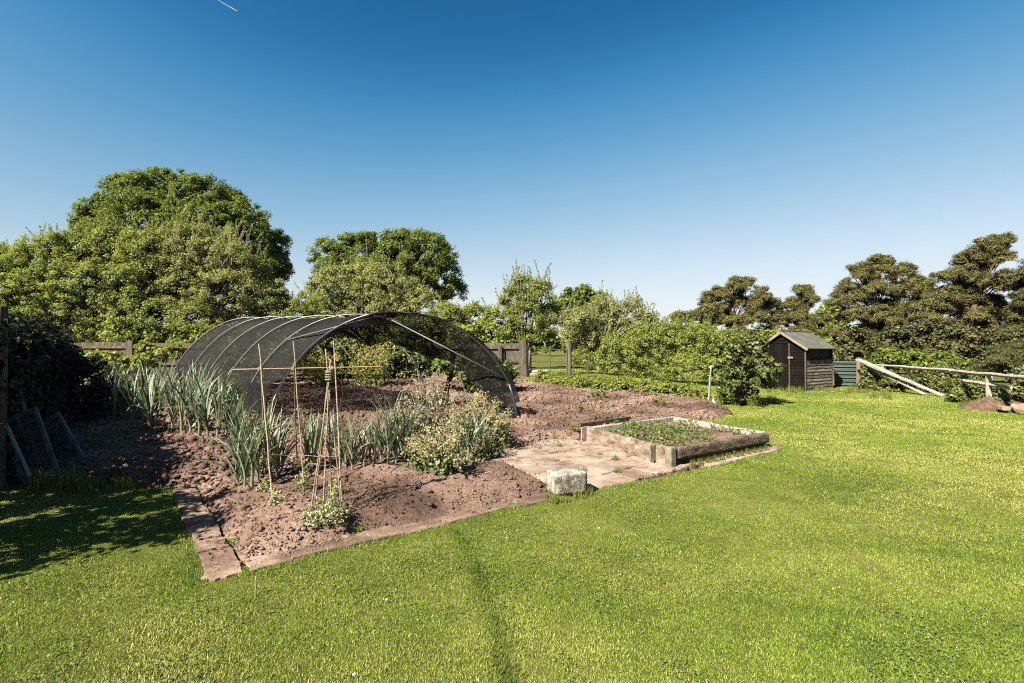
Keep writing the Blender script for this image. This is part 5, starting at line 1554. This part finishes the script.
def bedpt(a, b):
    p = BN.lerp(BR, a).lerp(BL.lerp(BB, a), b)
    return Vector((p.x, p.y, float(T(p.x, p.y)) + .155 + .06 * float(fbm(p.x * 6, p.y * 6, 71, 3)) - .03 + .01))
for j in range(9):
    for i in range(15):
        b = .10 + .80 * j / 8 + sr.uniform(-.035, .035); a = .07 + .86 * i / 14 + sr.uniform(-.03, .03)
        if sr.random() < (.25 if a < .6 else .4): continue
        o = bpy.data.objects.new("seedling", SEED[sr.randrange(5)]); link(o); o.location = bedpt(a, b)
        s = sr.uniform(.65, 1.35) * (1.2 if a < .6 else .95); o.scale = (s, s, s * sr.uniform(.8, 1.3)); o.rotation_euler = (0, 0, sr.uniform(0, 6.28))
        tag(o, "small green seedling growing in the raised bed's soil", "seedling", "seedlings in the raised bed")
for px, py, s, lab in ((598, 398, 1.7, "bright green weed on the dug soil, right below the low leafy row"), (660, 404, 1.3, "yellowish weed on the dug soil near the white stake's bed end"),
                       (578, 409, .7, "tiny weed alone in the middle of the dug soil"), (560, 456, .8, "small weed in a joint in the middle of the paving"), (575, 431, 1.1, "weed at the left corner of the raised bed"),
                       (594, 419, .6, "tiny weed on the soil behind the edging board"), (617, 424, .6, "tiny weed beside the edging board's right end"), (230, 505, .5, "tiny weed on the soil near the left strip of slabs"),
                       (232, 546, 1.0, "weed in the soil at the path's left corner"), (358, 532, .8, "small weed at the soil's front edge right of the wigwam"), (128, 434, 1.1, "weed on the shaded soil below the leftmost leeks")):
    p = sp(px, py)
    o = bpy.data.objects.new("weed", WEED[sr.randrange(4)]); link(o); o.location = p; s *= p.y / 11 + .25
    o.scale = (s, s, s * .8); o.rotation_euler = (0, 0, sr.uniform(0, 6.28)); tag(o, lab, "weed")

# tall tufts of grass along edges
def tuft_mesh(seed, n=60, h=.2, r=.09):
    rng = random.Random(seed); V = []; F = []
    for i in range(n):
        a = rng.uniform(0, 6.28); rr = r * math.sqrt(rng.random()); x, y = rr * math.cos(a), rr * math.sin(a)
        az = rng.uniform(0, 6.28); ln = rng.uniform(.5, 1.1) * h; le = rng.uniform(.1, .7); w = .004
        s = (-math.sin(az) * w, math.cos(az) * w)
        m = (x + math.cos(az) * ln * .5 * math.sin(le * .6), y + math.sin(az) * ln * .5 * math.sin(le * .6), ln * .55)
        t = (x + math.cos(az) * ln * math.sin(le), y + math.sin(az) * ln * math.sin(le), ln * math.cos(le))
        b = len(V); V += [(x - s[0], y - s[1], -.01), (x + s[0], y + s[1], -.01), (m[0] + s[0] * .8, m[1] + s[1] * .8, m[2]), (m[0] - s[0] * .8, m[1] - s[1] * .8, m[2]), t]
        F += [(b, b + 1, b + 2, b + 3), (b + 3, b + 2, b + 4)]
    me = bpy.data.meshes.new("grass_tuft"); me.from_pydata(V, [], F); me.update(); me.materials.append(M['tuft']); return me
TUFT = [tuft_mesh(800 + i) for i in range(5)]
def tuft(px, py, s, label, group):
    p = gp(px, py); o = bpy.data.objects.new("grass_tuft", TUFT[sr.randrange(5)]); link(o); o.location = p
    o.scale = (s, s, s * sr.uniform(.8, 1.2)); o.rotation_euler = (0, 0, sr.uniform(0, 6.28)); tag(o, label, "grass tuft", group)
for px, py, s in ((40, 489, 1.3), (48, 491, 1.5), (55, 490, 1.3), (62, 492, 1.2), (70, 491, 1.4), (78, 490, 1.2), (86, 491, .9), (98, 490, .9), (112, 491, .8), (122, 489, 1.0), (130, 490, .8)):
    tuft(px, py, s, "tuft of long grass at the shaded lawn edge below the window frames", "grass tufts along the shaded soil")
for i in range(26):
    px = 768 + i * 2.9 + sr.uniform(-2, 2)
    tuft(px, 391 + sr.uniform(-1, 2) , sr.uniform(.6, 1.3), "tuft of grass along the shed's foot", "grass tufts at the shed")
for i in range(44):
    px = 850 + i * 3.6 + sr.uniform(-3, 3)
    if 893 < px < 957: continue
    tuft(px, 393 + .115 * (px - 850) * .9 + sr.uniform(-2, 3), sr.uniform(.6, 1.5), "tuft of long grass along the foot of the rail fence", "grass tufts along the rail fence")
for i in range(20):
    px = 706 + sr.uniform(0, 70); tuft(px, 407 + sr.uniform(-3, 2) - .05 * (px - 706), sr.uniform(.9, 1.7), "tuft of grass around the foot of the dark leaved bush", "grass tufts at the dark bush")
for px, py, s in ((549, 500, .6), (556, 503, .7), (566, 502, .5), (578, 499, .7), (588, 496, .6)):
    tuft(px, py, s, "tuft of grass growing against the concrete block", "grass at the concrete block")
for px, py, s in ((560, 448, .5), (583, 452, .4), (600, 456, .5), (615, 461, .6), (555, 440, .5), (618, 474, .5), (584, 473, .5), (540, 450, .4)):
    tuft(px, py, s, "small tuft of grass growing in a paving joint", "grass in the paving joints")
for px in range(690, 762, 6):
    t = (px - 680) / 86.; q = BN.lerp(BR, t) - (BL - BN).normalized() * .14
    o = bpy.data.objects.new("grass_tuft", TUFT[sr.randrange(5)]); link(o); o.location = (q.x, q.y, float(T(q.x, q.y)) + .02); o.scale = (.5, .5, .5); tag(o, "small tuft of grass under the raised bed's log", "grass tuft", "grass tufts under the log")

# compost heap at the right
def heap():
    p = gp(1006, 411); n = 40; V = []; rng = np.random.default_rng(4)
    for i in range(n + 1):
        for j in range(n + 1):
            x = -1.6 + 3.2 * i / n; y = -.9 + 1.8 * j / n
            r = math.hypot(x / 1.5, y / .85)
            z = max(0, 1 - r ** 2) * .42 * (.6 + .8 * float(fbm(x * 3 + 9, y * 3, 5, 3))) + .05 * (float(fbm(x * 12, y * 12, 8, 2)) - .5) - .05
            V.append((x, y, z))
    ix = np.arange((n + 1) ** 2).reshape(n + 1, n + 1)
    F = np.stack([ix[:-1, :-1].ravel(), ix[1:, :-1].ravel(), ix[1:, 1:].ravel(), ix[:-1, 1:].ravel()], 1)
    o = npmesh("compost_heap", np.array(V), F, M['compost']); o.location = p + Vector((.5, .3, 0)); tag(o, "low brown heap of garden waste at the right edge of the lawn", "compost heap")
    for i, (px, py, s) in enumerate(((1012, 408, .24), (1019, 412, .32), (1004, 413, .2), (1023, 407, .26))):
        rough_stone("rubble_stone", ("pinkish stone on the brown heap, %s" % ("small upper one", "largest one near the front", "front left one", "one cut by the photo's edge")[i]), "stone", gp(px, py) + Vector((0, 0, .12)), (s * 1.3, s, s * .6), 90 + i, M['slab'], i * .7)
heap()

# daisies
dm = MB()
for k in range(8):
    a = k * .785; dm.pts([(0, 0, .05), (.012 * math.cos(a - .3), .012 * math.sin(a - .3), .052), (.016 * math.cos(a), .016 * math.sin(a), .05), (.012 * math.cos(a + .3), .012 * math.sin(a + .3), .052)], [(0, 1, 2, 3)])
dm.tube([(0, 0, 0), (0, 0, .05)], .0015, 4)
dme = bpy.data.meshes.new("daisy"); dme.from_pydata(dm.v, [], dm.f); dme.update(); dme.materials.append(M['petal'])
for px, py in ((505, 535), (512, 538), (516, 533), (508, 541), (527, 544), (394, 594), (388, 604), (356, 679), (525, 521), (599, 531), (570, 516), (232, 543), (640, 560), (70, 527), (82, 520), (120, 512), (660, 520), (450, 560)):
    p = gp(px, py); o = bpy.data.objects.new("daisy", dme); link(o); o.location = p; s = .55 + p.y * .02; o.scale = (s, s, .6); o.rotation_euler = (R_(25), 0, sr.uniform(0, 6))
    tag(o, "tiny white daisy in the mown lawn", "daisy", "daisies in the lawn")

# vapour trail high in the sky
a = at(216, 3000, -1); b = at(237, 3000, 11)
o = MB().tube([(0, 0, 0), (b - a) * .5, b - a], [.5, 1.1, 1.5], 6).build("vapour_trail", M['contrail'], None); o.location = a
tag(o, "short thin white vapour trail near the top left of the sky", "vapour trail")
